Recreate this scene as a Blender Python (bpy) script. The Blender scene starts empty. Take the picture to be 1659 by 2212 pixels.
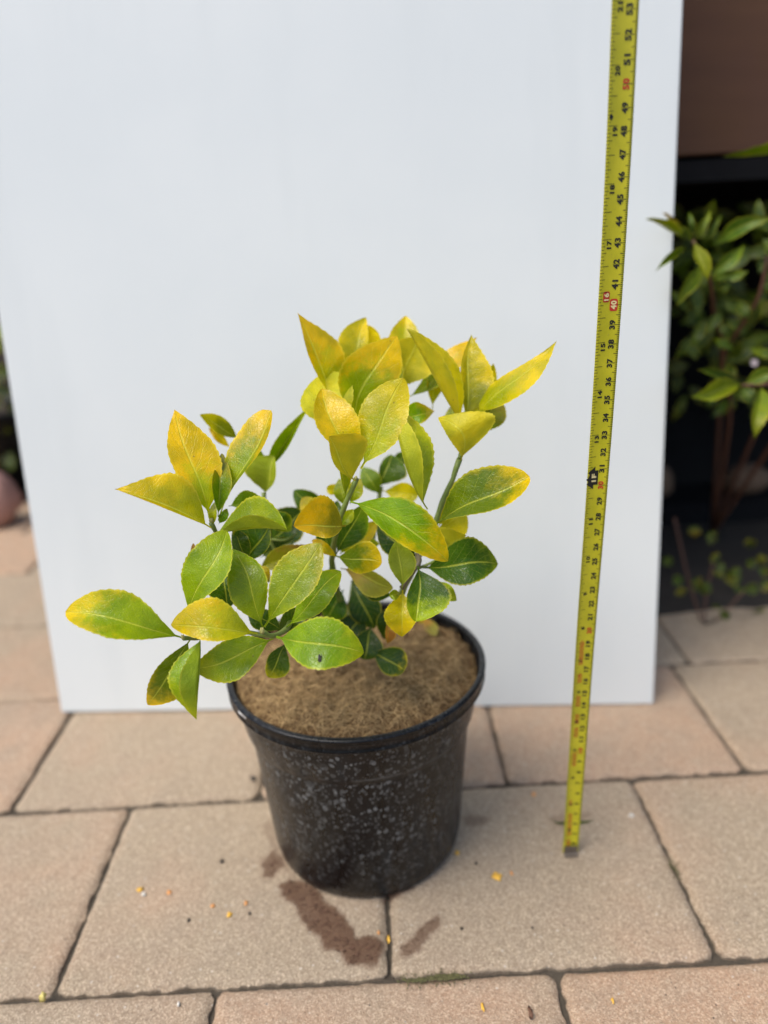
import bpy, bmesh, math, random
from mathutils import Vector, Matrix, noise as mnoise
R = math.radians
random.seed(7)
sc = bpy.context.scene
# ------------------------------------------------------------------ camera
FPX, CX, CY = 1597.0, 829.5, 1106.0            # picture measured at 1659 x 2212
PITCH, ROLL, CAMH = R(20.39), R(3.12), 0.438
fwd = Vector((0, math.cos(PITCH), -math.sin(PITCH)))
up0 = Vector((0, math.sin(PITCH), math.cos(PITCH)))
rt0 = Vector((1, 0, 0))
crt = rt0*math.cos(ROLL) - up0*math.sin(ROLL)
cup = rt0*math.sin(ROLL) + up0*math.cos(ROLL)
CPOS = Vector((0, 0, CAMH))
cam = bpy.data.cameras.new('camera')
co = bpy.data.objects.new('camera', cam)
sc.collection.objects.link(co)
co.matrix_world = Matrix(((crt.x, cup.x, -fwd.x, 0), (crt.y, cup.y, -fwd.y, 0), (crt.z, cup.z, -fwd.z, CAMH), (0, 0, 0, 1)))
cam.sensor_fit = 'VERTICAL'; cam.sensor_height = 36; cam.sensor_width = 27
cam.lens = FPX/2212*36
cam.clip_start = 0.02; cam.clip_end = 500
cam.dof.use_dof = True; cam.dof.focus_distance = 0.398; cam.dof.aperture_fstop = 3.2
sc.camera = co
# ------------------------------------------------------------------ light
w = bpy.data.worlds.new('World'); sc.world = w; w.use_nodes = True
nt = w.node_tree
sky = nt.nodes.new('ShaderNodeTexSky'); sky.sky_type = 'NISHITA'; sky.sun_disc = False
SUN_EL, SUN_AZ = R(60), R(238)                  # azimuth clockwise from +Y: behind and left of the camera
sky.sun_elevation = SUN_EL; sky.sun_rotation = SUN_AZ; sky.dust_density = 3.0; sky.ozone_density = 1.0
bg = nt.nodes['Background']; bg.inputs[1].default_value = 0.14
nt.links.new(sky.outputs[0], bg.inputs[0])
sl = bpy.data.lights.new('sun', 'SUN'); sl.energy = 1.6; sl.angle = R(34); sl.color = (1, .95, .88)
so = bpy.data.objects.new('sun', sl); sc.collection.objects.link(so)
sd = Vector((math.sin(SUN_AZ)*math.cos(SUN_EL), math.cos(SUN_AZ)*math.cos(SUN_EL), math.sin(SUN_EL)))
so.rotation_euler = (-sd).to_track_quat('-Z', 'Y').to_euler()
sc.view_settings.view_transform = 'Standard'; sc.view_settings.look = 'None'
sc.view_settings.exposure = 0.66; sc.view_settings.gamma = 1
sc.cycles.max_bounces = 8; sc.cycles.use_denoising = True

# ------------------------------------------------------------------ helpers
REG = {'D': (0, 0, 1), 'A': (603.5, 647.4, .3803), 'B': (120.7, 850.3, .3572), 'C': (603.5, 1042.4, .3307),
       'R': (1371.5, 274.3, .5703), 'L': (0, 548.6, .4464)}
def px(reg, x, y):
    a, b, s = REG[reg]; return a + x*s, b + y*s
def unproj(x, y, z):
    return CPOS + fwd*z + crt*((x-CX)/FPX*z) - cup*((y-CY)/FPX*z)
def onground(x, y, h=0.0):
    d = fwd + crt*((x-CX)/FPX) - cup*((y-CY)/FPX)
    return CPOS + d*((h-CAMH)/d.z)
def at(reg, x, y, z):
    X, Y = px(reg, x, y); return unproj(X, Y, z)
def smooth(o):
    for p in o.data.polygons: p.use_smooth = True
def obj(name, verts, faces, mat, parent=None, sm=True, autosm=None):
    me = bpy.data.meshes.new(name); me.from_pydata([tuple(v) for v in verts], [], faces)
    me.update()
    if mat: me.materials.append(mat)
    o = bpy.data.objects.new(name, me); sc.collection.objects.link(o)
    if sm: smooth(o)
    if parent: o.parent = parent
    return o
def empty(name, loc=(0, 0, 0)):
    o = bpy.data.objects.new(name, None); sc.collection.objects.link(o); o.location = loc; o.empty_display_size = .02
    return o
def reparent(o, p):                              # geometry given in world space
    o.parent = p; o.matrix_parent_inverse = Matrix.Translation(-p.location)
def tag(o, label=None, cat=None, group=None, kind=None):
    if label: o['label'] = label
    if cat: o['category'] = cat
    if group: o['group'] = group
    if kind: o['kind'] = kind
class MB:
    def __init__(s): s.v = []; s.f = []
    def add(s, v, f):
        n = len(s.v); s.v += [tuple(q) for q in v]; s.f += [tuple(i+n for i in q) for q in f]
    def box(s, c, d, rz=0):
        c = Vector(c); M = Matrix.Rotation(rz, 3, 'Z'); v = []
        for x in (-1, 1):
            for y in (-1, 1):
                for z in (-1, 1): v.append(c + M @ Vector((x*d[0]/2, y*d[1]/2, z*d[2]/2)))
        s.add(v, [(0, 1, 3, 2), (4, 6, 7, 5), (0, 4, 5, 1), (2, 3, 7, 6), (0, 2, 6, 4), (1, 5, 7, 3)])
    def tube(s, pts, rad, n=8, cap=True):
        pts = [Vector(p) for p in pts]; v = []; f = []
        for i, p in enumerate(pts):
            t = (pts[min(i+1, len(pts)-1)] - pts[max(i-1, 0)])
            if t.length < 1e-9: t = Vector((0, 0, 1))
            t.normalize()
            a = t.cross(Vector((.31, .95, .05))); a.normalize(); b = t.cross(a)
            r = rad[i] if isinstance(rad, (list, tuple)) else rad
            for k in range(n):
                q = 2*math.pi*k/n; v.append(p + a*(r*math.cos(q)) + b*(r*math.sin(q)))
        for i in range(len(pts)-1):
            for k in range(n):
                f.append((i*n+k, i*n+(k+1) % n, (i+1)*n+(k+1) % n, (i+1)*n+k))
        if cap:
            f.append(tuple(range(n-1, -1, -1))); m = (len(pts)-1)*n; f.append(tuple(m+k for k in range(n)))
        s.add(v, f)
    def lathe(s, prof, c=(0, 0, 0), n=96, wob=0):
        v = []; f = []
        for (r, z) in prof:
            for k in range(n):
                q = 2*math.pi*k/n
                rr = r*(1 + wob*math.sin(2*q+.6) + wob*.6*math.sin(3*q))
                v.append((c[0]+rr*math.cos(q), c[1]+rr*math.sin(q), c[2]+z))
        for i in range(len(prof)-1):
            for k in range(n): f.append((i*n+k, i*n+(k+1) % n, (i+1)*n+(k+1) % n, (i+1)*n+k))
        s.add(v, f)
    def build(s, name, mat, parent=None, sm=True): return obj(name, s.v, s.f, mat, parent, sm)

def spline(pts, n):                              # Catmull-Rom through points
    pts = [Vector(p) for p in pts]
    P = [pts[0]*2-pts[1]] + pts + [pts[-1]*2-pts[-2]]; out = []
    m = len(pts)-1
    for i in range(n+1):
        u = i/n*m; k = min(int(u), m-1); t = u-k
        a, b, c, d = P[k], P[k+1], P[k+2], P[k+3]
        out.append(.5*((2*b)+(c-a)*t+(2*a-5*b+4*c-d)*t*t+(3*b-a-3*c+d)*t**3))
    return out

# ------------------------------------------------------------------ materials
def newmat(name):
    m = bpy.data.materials.new(name); m.use_nodes = True
    return m, m.node_tree, m.node_tree.nodes, m.node_tree.links, m.node_tree.nodes['Principled BSDF']
def N(ns, t, **k):
    n = ns.new(t)
    for a, b in k.items(): setattr(n, a, b)
    return n
def math_(ns, ls, op, a, b=None, c=None, clamp=False):
    n = ns.new('ShaderNodeMath'); n.operation = op; n.use_clamp = clamp
    for i, q in enumerate((a, b, c)):
        if q is None: continue
        if isinstance(q, (int, float)): n.inputs[i].default_value = q
        else: ls.new(q, n.inputs[i])
    return n.outputs[0]
def mixc(ns, ls, f, a, b, bt='MIX'):
    n = ns.new('ShaderNodeMix'); n.data_type = 'RGBA'; n.blend_type = bt
    for s, q in ((n.inputs[0], f), (n.inputs[6], a), (n.inputs[7], b)):
        if isinstance(q, (int, float)): s.default_value = q
        elif isinstance(q, tuple): s.default_value = (*q[:3], 1)
        else: ls.new(q, s)
    return n.outputs[2]
def ramp(ns, ls, f, stops):
    n = ns.new('ShaderNodeMapRange'); n.interpolation_type = 'SMOOTHSTEP'
    ls.new(f, n.inputs[0]); n.inputs[1].default_value = stops[0]; n.inputs[2].default_value = stops[1]
    n.inputs[3].default_value = stops[2] if len(stops) > 2 else 0; n.inputs[4].default_value = stops[3] if len(stops) > 2 else 1
    return n.outputs[0]
def noise(ns, ls, vec, scale, detail=4, rough=.55):
    n = ns.new('ShaderNodeTexNoise'); n.inputs['Scale'].default_value = scale; n.inputs['Detail'].default_value = detail
    n.inputs['Roughness'].default_value = rough
    if vec is not None: ls.new(vec, n.inputs['Vector'])
    return n.outputs[0]
def simple(name, col, rough=.6, bump=0, bscale=60, var=.25, spec=.5):
    m, t, ns, ls, p = newmat(name)
    tc = ns.new('ShaderNodeTexCoord').outputs['Object']
    n = noise(ns, ls, tc, bscale)
    c = mixc(ns, ls, n, tuple(x*(1-var) for x in col), tuple(min(1, x*(1+var)) for x in col))
    ls.new(c, p.inputs['Base Color']); p.inputs['Roughness'].default_value = rough
    p.inputs['Specular IOR Level'].default_value = spec
    if bump:
        b = ns.new('ShaderNodeBump'); b.inputs['Strength'].default_value = bump; b.inputs['Distance'].default_value = .001
        ls.new(n, b.inputs['Height']); ls.new(b.outputs[0], p.inputs['Normal'])
    return m

def leaf_material(name, transl=.3, rough=.34, veins=True):
    m, t, ns, ls, p = newmat(name)
    uv = ns.new('ShaderNodeUVMap'); uv.uv_map = 'UVMap'
    sx = ns.new('ShaderNodeSeparateXYZ'); ls.new(uv.outputs[0], sx.inputs[0])
    u, v = sx.outputs[0], sx.outputs[1]
    au = math_(ns, ls, 'ABSOLUTE', u)
    tc = ns.new('ShaderNodeTexCoord').outputs['Object']
    ca = ns.new('ShaderNodeAttribute'); ca.attribute_name = 'ca'
    cb = ns.new('ShaderNodeAttribute'); cb.attribute_name = 'cb'
    n1 = noise(ns, ls, tc, 130, 5, .6); n2 = noise(ns, ls, tc, 600, 3, .6); n3 = noise(ns, ls, tc, 55, 2)
    # yellowing climbs from the threshold kept in cb.alpha
    th = cb.outputs['Alpha']
    f = math_(ns, ls, 'ADD', v, math_(ns, ls, 'MULTIPLY_ADD', n1, .85, -.425))
    f = math_(ns, ls, 'ADD', f, math_(ns, ls, 'MULTIPLY_ADD', n2, .2, -.1))
    f = math_(ns, ls, 'MULTIPLY_ADD', math_(ns, ls, 'POWER', au, 2), .2, f)
    f = math_(ns, ls, 'SUBTRACT', f, th)
    f = ramp(ns, ls, f, (-.22, .25))
    col = mixc(ns, ls, f, ca.outputs['Color'], cb.outputs['Color'])
    col = mixc(ns, ls, math_(ns, ls, 'MULTIPLY', ramp(ns, ls, n3, (.38, .62)), .8), col, mixc(ns, ls, 1.0, col, (.55, .66, .4), 'MULTIPLY'))
    vo = ns.new('ShaderNodeTexVoronoi'); vo.feature = 'DISTANCE_TO_EDGE'; vo.inputs['Scale'].default_value = 520
    ls.new(tc, vo.inputs['Vector'])
    net = ramp(ns, ls, vo.outputs[0], (0, .12, 1, 0))
    # side veins sweep up from the midrib
    ph = math_(ns, ls, 'MULTIPLY', v, 8.5)
    ph = math_(ns, ls, 'SUBTRACT', ph, math_(ns, ls, 'MULTIPLY', math_(ns, ls, 'POWER', au, .8), 2.4))
    ph = math_(ns, ls, 'ADD', ph, math_(ns, ls, 'MULTIPLY_ADD', n1, .7, -.35))
    ph = math_(ns, ls, 'ADD', ph, math_(ns, ls, 'MULTIPLY', ramp(ns, ls, u, (-.001, .001)), .45))
    fr = math_(ns, ls, 'PINGPONG', ph, .5)
    vein = ramp(ns, ls, fr, (0, .055, 1, 0))
    vein = math_(ns, ls, 'MULTIPLY', vein, ramp(ns, ls, au, (.65, .95, 1, 0)))
    mid = ramp(ns, ls, au, (.02, .065, 1, 0))
    edge = ramp(ns, ls, au, (.90, .97))
    light = mixc(ns, ls, .5, col, (.80, .82, .10))
    col = mixc(ns, ls, math_(ns, ls, 'MULTIPLY', vein, .34), col, light)
    col = mixc(ns, ls, math_(ns, ls, 'MULTIPLY', net, .08), col, light)
    col = mixc(ns, ls, math_(ns, ls, 'MULTIPLY', mid, .85), col, light)
    col = mixc(ns, ls, math_(ns, ls, 'MULTIPLY', edge, .7), col, mixc(ns, ls, .5, col, (.92, .80, .06)))
    # rusty specks
    vs = ns.new('ShaderNodeTexVoronoi'); vs.inputs['Scale'].default_value = 170; ls.new(tc, vs.inputs['Vector'])
    sp = ramp(ns, ls, vs.outputs['Distance'], (.05, .11, 1, 0))
    spc = ns.new('ShaderNodeSeparateColor'); ls.new(vs.outputs['Color'], spc.inputs[0])
    sp = math_(ns, ls, 'MULTIPLY', sp, ramp(ns, ls, spc.outputs[0], (.80, .86)))
    col = mixc(ns, ls, math_(ns, ls, 'MULTIPLY', sp, .6), col, (.16, .10, .02))
    geo = ns.new('ShaderNodeNewGeometry')
    back = mixc(ns, ls, .28, col, (.55, .52, .06))
    col = mixc(ns, ls, math_(ns, ls, 'MULTIPLY', geo.outputs['Backfacing'], .8), col, back)
    ls.new(col, p.inputs['Base Color'])
    ro = math_(ns, ls, 'MULTIPLY_ADD', geo.outputs['Backfacing'], .25, rough)
    ls.new(ro, p.inputs['Roughness'])
    p.inputs['Specular IOR Level'].default_value = .42
    h = math_(ns, ls, 'ADD', math_(ns, ls, 'MULTIPLY', vein, -.14), math_(ns, ls, 'MULTIPLY', n3, 2.2))
    h = math_(ns, ls, 'ADD', h, math_(ns, ls, 'MULTIPLY', mid, -.4))
    h = math_(ns, ls, 'ADD', h, math_(ns, ls, 'MULTIPLY', math_(ns, ls, 'ADD', n1, math_(ns, ls, 'MULTIPLY', net, -.2)), .55))
    b = ns.new('ShaderNodeBump'); b.inputs['Strength'].default_value = .75; b.inputs['Distance'].default_value = .0009
    ls.new(h, b.inputs['Height']); ls.new(b.outputs[0], p.inputs['Normal'])
    tr = ns.new('ShaderNodeBsdfTranslucent')
    ls.new(mixc(ns, ls, 1.0, col, (1.0, 1.0, .55), 'MULTIPLY'), tr.inputs[0]); ls.new(b.outputs[0], tr.inputs[1])
    mx = ns.new('ShaderNodeMixShader'); mx.inputs[0].default_value = transl
    ls.new(p.outputs[0], mx.inputs[1]); ls.new(tr.outputs[0], mx.inputs[2])
    ls.new(mx.outputs[0], ns['Material Output'].inputs[0])
    return m
M_leaf = leaf_material('leaf', .42, .24)
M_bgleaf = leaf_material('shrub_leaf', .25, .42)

def stem_material(name, a, b):
    m, t, ns, ls, p = newmat(name)
    tc = ns.new('ShaderNodeTexCoord').outputs['Object']
    n = noise(ns, ls, tc, 220, 4)
    ls.new(mixc(ns, ls, n, a, b), p.inputs['Base Color']); p.inputs['Roughness'].default_value = .5
    bu = ns.new('ShaderNodeBump'); bu.inputs['Strength'].default_value = .5; bu.inputs['Distance'].default_value = .0006
    ls.new(n, bu.inputs['Height']); ls.new(bu.outputs[0], p.inputs['Normal'])
    return m
M_stem = stem_material('green_stem', (.10, .16, .02), (.22, .27, .06))
M_wood = stem_material('woody_stem', (.06, .05, .03), (.16, .13, .07))
M_redstem = stem_material('red_stem', (.07, .03, .018), (.15, .065, .035))

# pot plastic
def pot_material(name, spots=1.0):
    m, t, ns, ls, p = newmat(name)
    tc = ns.new('ShaderNodeTexCoord').outputs['Object']
    mp = ns.new('ShaderNodeMapping'); mp.inputs['Scale'].default_value = (1, 1, .82); ls.new(tc, mp.inputs[0]); q = mp.outputs[0]
    wn = ns.new('ShaderNodeTexNoise'); wn.inputs['Scale'].default_value = 160; ls.new(q, wn.inputs['Vector'])
    wv = ns.new('ShaderNodeVectorMath'); wv.operation = 'MULTIPLY_ADD'
    ls.new(wn.outputs['Color'], wv.inputs[0]); wv.inputs[1].default_value = (.0035, .0035, .0035); ls.new(q, wv.inputs[2])
    def spotlayer(scale, lo, dens):
        v = ns.new('ShaderNodeTexVoronoi'); v.inputs['Scale'].default_value = scale; v.inputs['Randomness'].default_value = 1
        ls.new(wv.outputs[0], v.inputs['Vector'])
        s = ns.new('ShaderNodeSeparateColor'); ls.new(v.outputs['Color'], s.inputs[0])
        rad = math_(ns, ls, 'MULTIPLY_ADD', s.outputs[0], .22, lo)
        d = math_(ns, ls, 'SUBTRACT', rad, v.outputs['Distance'])
        a = ramp(ns, ls, d, (0, .09))
        ring = math_(ns, ls, 'MULTIPLY', a, ramp(ns, ls, d, (.06, .28, 1, .55)))
        return math_(ns, ls, 'MULTIPLY', ring, math_(ns, ls, 'MULTIPLY', ramp(ns, ls, s.outputs[1], (1-dens-.1, 1-dens+.1)), math_(ns, ls, 'MULTIPLY_ADD', s.outputs[2], .6, .4)))
    s1 = spotlayer(230, .20, .9); s2 = spotlayer(430, .24, .9); s3 = spotlayer(105, .16, .7)
    big = noise(ns, ls, tc, 17, 3)
    mask = ramp(ns, ls, big, (.30, .60))
    sep = ns.new('ShaderNodeSeparateXYZ'); ls.new(tc, sep.inputs[0])
    hz = ramp(ns, ls, sep.outputs[2], (.0, .10, .35, 1))
    sp = math_(ns, ls, 'MAXIMUM', math_(ns, ls, 'MULTIPLY', s1, .8), math_(ns, ls, 'MULTIPLY', s2, .55)); sp = math_(ns, ls, 'MAXIMUM', sp, math_(ns, ls, 'MULTIPLY', s3, .22))
    top = ramp(ns, ls, sep.outputs[2], (.138, .141, 1, .25))
    sp = math_(ns, ls, 'MULTIPLY', math_(ns, ls, 'MULTIPLY', sp, math_(ns, ls, 'MULTIPLY_ADD', mask, .7, .3)), math_(ns, ls, 'MULTIPLY', hz, top))
    sp = math_(ns, ls, 'MULTIPLY', sp, spots)
    # chalky line dried on the lower shoulder
    dz = math_(ns, ls, 'ABSOLUTE', math_(ns, ls, 'SUBTRACT', sep.outputs[2], .1150))
    ln = math_(ns, ls, 'MULTIPLY', ramp(ns, ls, dz, (.0006, .0018, 1, 0)), ramp(ns, ls, noise(ns, ls, tc, 90, 4), (.42, .6)))
    sp = math_(ns, ls, 'MAXIMUM', sp, math_(ns, ls, 'MULTIPLY', ln, .9*spots))
    mps = ns.new('ShaderNodeMapping'); mps.inputs['Scale'].default_value = (1, 1, .15); ls.new(tc, mps.inputs[0])
    st = noise(ns, ls, mps.outputs[0], 130, 5, .6)
    film = math_(ns, ls, 'MULTIPLY', ramp(ns, ls, st, (.4, .75)), ramp(ns, ls, big, (.3, .7)))
    fine = noise(ns, ls, tc, 900, 2)
    c = mixc(ns, ls, math_(ns, ls, 'MULTIPLY', film, .42*spots), (.0015, .002, .003), (.040, .045, .048))
    c = mixc(ns, ls, math_(ns, ls, 'MULTIPLY', sp, .75), c, (.36, .38, .38))
    ls.new(c, p.inputs['Base Color'])
    r = math_(ns, ls, 'MULTIPLY_ADD', math_(ns, ls, 'MAXIMUM', sp, film), .4, .27)
    ls.new(r, p.inputs['Roughness']); p.inputs['Specular IOR Level'].default_value = .32
    b = ns.new('ShaderNodeBump'); b.inputs['Strength'].default_value = .25; b.inputs['Distance'].default_value = .0004
    ls.new(math_(ns, ls, 'ADD', sp, fine), b.inputs['Height']); ls.new(b.outputs[0], p.inputs['Normal'])
    return m
M_pot = pot_material('black_pot_plastic')
M_potplain = pot_material('dark_pot_plastic', .25)

# pavers
def paver_material():
    m, t, ns, ls, p = newmat('paver_concrete')
    tc = ns.new('ShaderNodeTexCoord').outputs['Object']
    at_ = ns.new('ShaderNodeAttribute'); at_.attribute_name = 'pv'
    s = ns.new('ShaderNodeSeparateColor'); ls.new(at_.outputs['Color'], s.inputs[0])
    big = noise(ns, ls, tc, 9, 3, .5); med = noise(ns, ls, tc, 34, 4); fine = noise(ns, ls, tc, 900, 3, .7); grit = noise(ns, ls, tc, 560, 5, .75)
    f = math_(ns, ls, 'ADD', math_(ns, ls, 'MULTIPLY', big, .9), math_(ns, ls, 'MULTIPLY', s.outputs[0], .5))
    f = math_(ns, ls, 'ADD', f, math_(ns, ls, 'MULTIPLY_ADD', med, .3, -.15))
    c = mixc(ns, ls, ramp(ns, ls, f, (.52, .82)), (.60, .465, .30), (.84, .50, .295))
    c = mixc(ns, ls, math_(ns, ls, 'MULTIPLY', ramp(ns, ls, med, (.35, .7)), .5), c, (.53, .42, .29))
    c = mixc(ns, ls, math_(ns, ls, 'MULTIPLY', s.outputs[1], .25), c, (.62, .46, .33))
    c = mixc(ns, ls, ramp(ns, ls, grit, (.32, .72, 0, .6)), mixc(ns, ls, 1.0, c, (.60, .58, .56), 'MULTIPLY'), mixc(ns, ls, .6, c, (.86, .70, .52)))
    c = mixc(ns, ls, ramp(ns, ls, fine, (.3, .75, 0, .5)), mixc(ns, ls, 1.0, c, (.78, .78, .78), 'MULTIPLY'), mixc(ns, ls, .4, c, (.75, .65, .52)))
    vg = ns.new('ShaderNodeTexVoronoi'); vg.inputs['Scale'].default_value = 1150; ls.new(tc, vg.inputs['Vector'])
    vgs = ns.new('ShaderNodeSeparateColor'); ls.new(vg.outputs['Color'], vgs.inputs[0])
    c = mixc(ns, ls, math_(ns, ls, 'MULTIPLY', ramp(ns, ls, vgs.outputs[0], (.62, .9)), .30), c, (.95, .78, .56))
    c = mixc(ns, ls, math_(ns, ls, 'MULTIPLY', ramp(ns, ls, vgs.outputs[1], (.66, .92)), .36), c, (.20, .14, .095))
    v = ns.new('ShaderNodeTexVoronoi'); v.inputs['Scale'].default_value = 260; ls.new(tc, v.inputs['Vector'])
    vs = ns.new('ShaderNodeSeparateColor'); ls.new(v.outputs['Color'], vs.inputs[0])
    spk = math_(ns, ls, 'MULTIPLY', ramp(ns, ls, v.outputs['Distance'], (.16, .26, 1, 0)), ramp(ns, ls, vs.outputs[0], (.90, .93)))
    c = mixc(ns, ls, math_(ns, ls, 'MULTIPLY', spk, .55), c, (.72, .66, .56))
    spd = math_(ns, ls, 'MULTIPLY', ramp(ns, ls, v.outputs['Distance'], (.12, .2, 1, 0)), ramp(ns, ls, vs.outputs[1], (.93, .95)))
    c = mixc(ns, ls, math_(ns, ls, 'MULTIPLY', spd, .85), c, (.07, .055, .045))
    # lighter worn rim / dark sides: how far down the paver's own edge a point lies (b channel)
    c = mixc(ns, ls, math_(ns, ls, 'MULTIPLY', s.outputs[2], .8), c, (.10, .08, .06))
    sta = ns.new('ShaderNodeAttribute'); sta.attribute_name = 'st'
    c = mixc(ns, ls, math_(ns, ls, 'MULTIPLY', sta.outputs['Fac'], math_(ns, ls, 'MULTIPLY_ADD', med, .4, .8, True)), c, mixc(ns, ls, grit, (.075, .036, .02), (.20, .105, .058)))
    ls.new(c, p.inputs['Base Color']); p.inputs['Roughness'].default_value = .85
    p.inputs['Specular IOR Level'].default_value = .25
    h = math_(ns, ls, 'ADD', grit, math_(ns, ls, 'MULTIPLY', fine, .7))
    h = math_(ns, ls, 'ADD', h, math_(ns, ls, 'MULTIPLY', med, 1.5))
    b = ns.new('ShaderNodeBump'); b.inputs['Strength'].default_value = .9; b.inputs['Distance'].default_value = .0016
    ls.new(h, b.inputs['Height']); ls.new(b.outputs[0], p.inputs['Normal'])
    return m
M_paver = paver_material()
M_joint = simple('joint_soil', (.065, .052, .036), .95, .8, 500, .6)
M_soil = simple('bed_soil', (.05, .036, .025), .95, .8, 60, .6)
M_spill = simple('damp_spilled_soil', (.10, .05, .027), .85, .9, 380, .8)
M_moss = simple('moss', (.11, .105, .04), .95, .8, 500, .7)

# =================================================================== GROUND
gv, gf = [], []
n = 30
for i in range(n+1):
    for j in range(n+1):
        x = (i/n-.5); y = (j/n-.5)
        gv.append((x*abs(x)*600, y*abs(y)*600+.5, -.012)); 
for i in range(n):
    for j in range(n):
        a = i*(n+1)+j; gf.append((a, a+n+1, a+n+2, a+1))
g = obj('ground', gv, gf, M_soil); tag(g, kind='structure')

# paving frame
pa, pb = onground(0, 2163), onground(1548.6, 2076)
ax = (pb-pa); ax.z = 0; ax.normalize(); ay = Vector((-ax.y, ax.x, 0))
O = onground(843, 2110)
def pv(a, b, h=0): return O + ax*a + ay*b + Vector((0, 0, h))
def pcoord(P): d = P-O; return d.dot(ax), d.dot(ay)
PW, PL = .2080, .1715
j1 = pcoord(onground(838, 1707))[1]; PL = j1
# measured joints per row (row index: 0 lies between the two long joints seen)
def jx(x, y): return pcoord(onground(x, y))[0]
row0 = [jx(121.5, 2126), 0.0, jx(1548.6, 2058)]
rowm = [jx(463, 2155), jx(1205, 2110)]
row1 = [jx(24.8, 1744), jx(1095, 1685), jx(1609, 1657.6)]
print('PAVE', PL, row0, rowm, row1)
PW = (row0[2]-row0[0])/2
STAINS = [([(604, 1912), (625, 1900), (660, 1905), (690, 1925), (705, 1955), (735, 1970), (755, 1995), (770, 2025), (800, 2020), (826, 2035), (824, 2060), (812, 2085), (780, 2090), (750, 2080), (735, 2060), (705, 2050), (690, 2020), (670, 2010), (650, 1985), (640, 1955), (615, 1940)], .9),
 ([(866, 2045), (885, 2035), (905, 2010), (925, 1990), (945, 1980), (957, 1990), (940, 2010), (920, 2030), (900, 2055), (880, 2068), (866, 2065)], .7),
 ([(575, 1848), (590, 1840), (608, 1850), (612, 1868), (600, 1878), (588, 1895), (570, 1890), (566, 1868)], .75), ([(565, 1780), (585, 1775), (600, 1830), (640, 1900), (600, 1860)], .35),
 ([(1003, 1765), (1030, 1760), (1055, 1768), (1050, 1780), (1020, 1786), (1003, 1780)], .4), ([(835, 1915), (880, 1905), (892, 1918), (850, 1942), (830, 1945)], .8), ([(1190, 1766), (1250, 1752), (1280, 1758), (1250, 1775), (1200, 1782)], .3)]
STP = [([Vector((onground(x, y).x, onground(x, y).y)) for x, y in pl], k) for pl, k in STAINS]
def sdist(P, x, y):                               # signed distance, positive inside
    c = False; q = Vector((x, y)); best = 1
    for i in range(len(P)):
        a, b = P[i-1], P[i]
        if (a.y > y) != (b.y > y) and x < (b.x-a.x)*(y-a.y)/(b.y-a.y)+a.x: c = not c
        ab = b-a; t_ = max(0, min(1, (q-a).dot(ab)/max(1e-12, ab.length_squared))); best = min(best, (a+ab*t_-q).length)
    return best if c else -best
def wet(P3):
    w_ = 0
    for P, k in STP:
        if abs(P[0].x-P3.x) > .12 or abs(P[0].y-P3.y) > .12: continue
        d = sdist(P, P3.x, P3.y) + mnoise.noise(Vector((P3.x*170, P3.y*170, 2)))*.0028 + .0008
        w_ = max(w_, k*max(0, min(1, (d+.0008)/.0022)))
    return w_
pvv, pvf, pvc = [], [], []
rr = random.Random(3)
def paver(a0, a1, b0, b1, fine):
    g = .0009
    a0 += g+rr.uniform(0, .0009); a1 -= g+rr.uniform(0, .0009); b0 += g+rr.uniform(0, .0009); b1 -= g+rr.uniform(0, .0009)
    c1, c2 = rr.random(), rr.random(); tz = rr.uniform(-.0010, .0008)
    def ticks(l, k):
        e = [0, .0008, .002, .004, .0065, .010]
        m = [.010+(l-.02)*i/k for i in range(1, k)]
        return e+m+[l-q for q in reversed(e)]
    la, lb = a1-a0, b1-b0
    ta, tb = ticks(la, fine*2), ticks(lb, int(fine*1.6))
    base = len(pvv); na, nb = len(ta), len(tb); ph = rr.random()*50
    for i, u in enumerate(ta):
        for j, v in enumerate(tb):
            eu, ev = min(u, la-u), min(v, lb-v)
            # rounded, chipped outline
            x, y = a0+u, b0+v
            jit = mnoise.noise(Vector((x*75+ph, y*75, 0)))*.0014 + mnoise.noise(Vector((x*240, y*240, ph)))*.0012
            cr = .0065
            dx = max(0, cr-eu); dy = max(0, cr-ev)
            if dx > 0 and dy > 0:                 # pull the corner in
                l = math.hypot(dx, dy); e = cr-l
                if e < 0:
                    s = cr/l; ndx, ndy = dx*s, dy*s
                    x += (dx-ndx)*(1 if u < la/2 else -1); y += (dy-ndy)*(1 if v < lb/2 else -1)
                    e = 0
            else: e = min(eu, ev)
            k = max(0, 1-e/.012)
            x += jit*k*(1 if u < la/2 else -1); y += jit*k*(1 if v < lb/2 else -1)
            e2 = max(0, e+jit*1.6*(1 if e > .0005 else 0))
            h = -.0034*max(0, 1-e2/.0062)**2.0 + tz
            h += mnoise.noise(Vector((x*22+ph, y*22, 3)))*.0006 + mnoise.noise(Vector((x*160, y*160, ph)))*.00025
            P = pv(x, y, h-.0003); 
            pvv.append(P); pvc.append((c1, c2, max(0, 1-e/.0007)*.9))
    for i in range(na-1):
        for j in range(nb-1):
            q = base+i*nb+j; pvf.append((q, q+nb, q+nb+1, q+1))
    ring = [base+i*nb for i in range(na)]+[base+(na-1)*nb+j for j in range(1, nb)]+[base+i*nb+nb-1 for i in range(na-2, -1, -1)]+[base+j for j in range(nb-2, 0, -1)]
    b2 = len(pvv)
    for q in ring:
        P = pvv[q].copy(); P.z = -.02; pvv.append(P); pvc.append((c1, c2, 1))
    m = len(ring)
    for k in range(m): pvf.append((ring[k], b2+k, b2+(k+1) % m, ring[(k+1) % m]))
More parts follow.
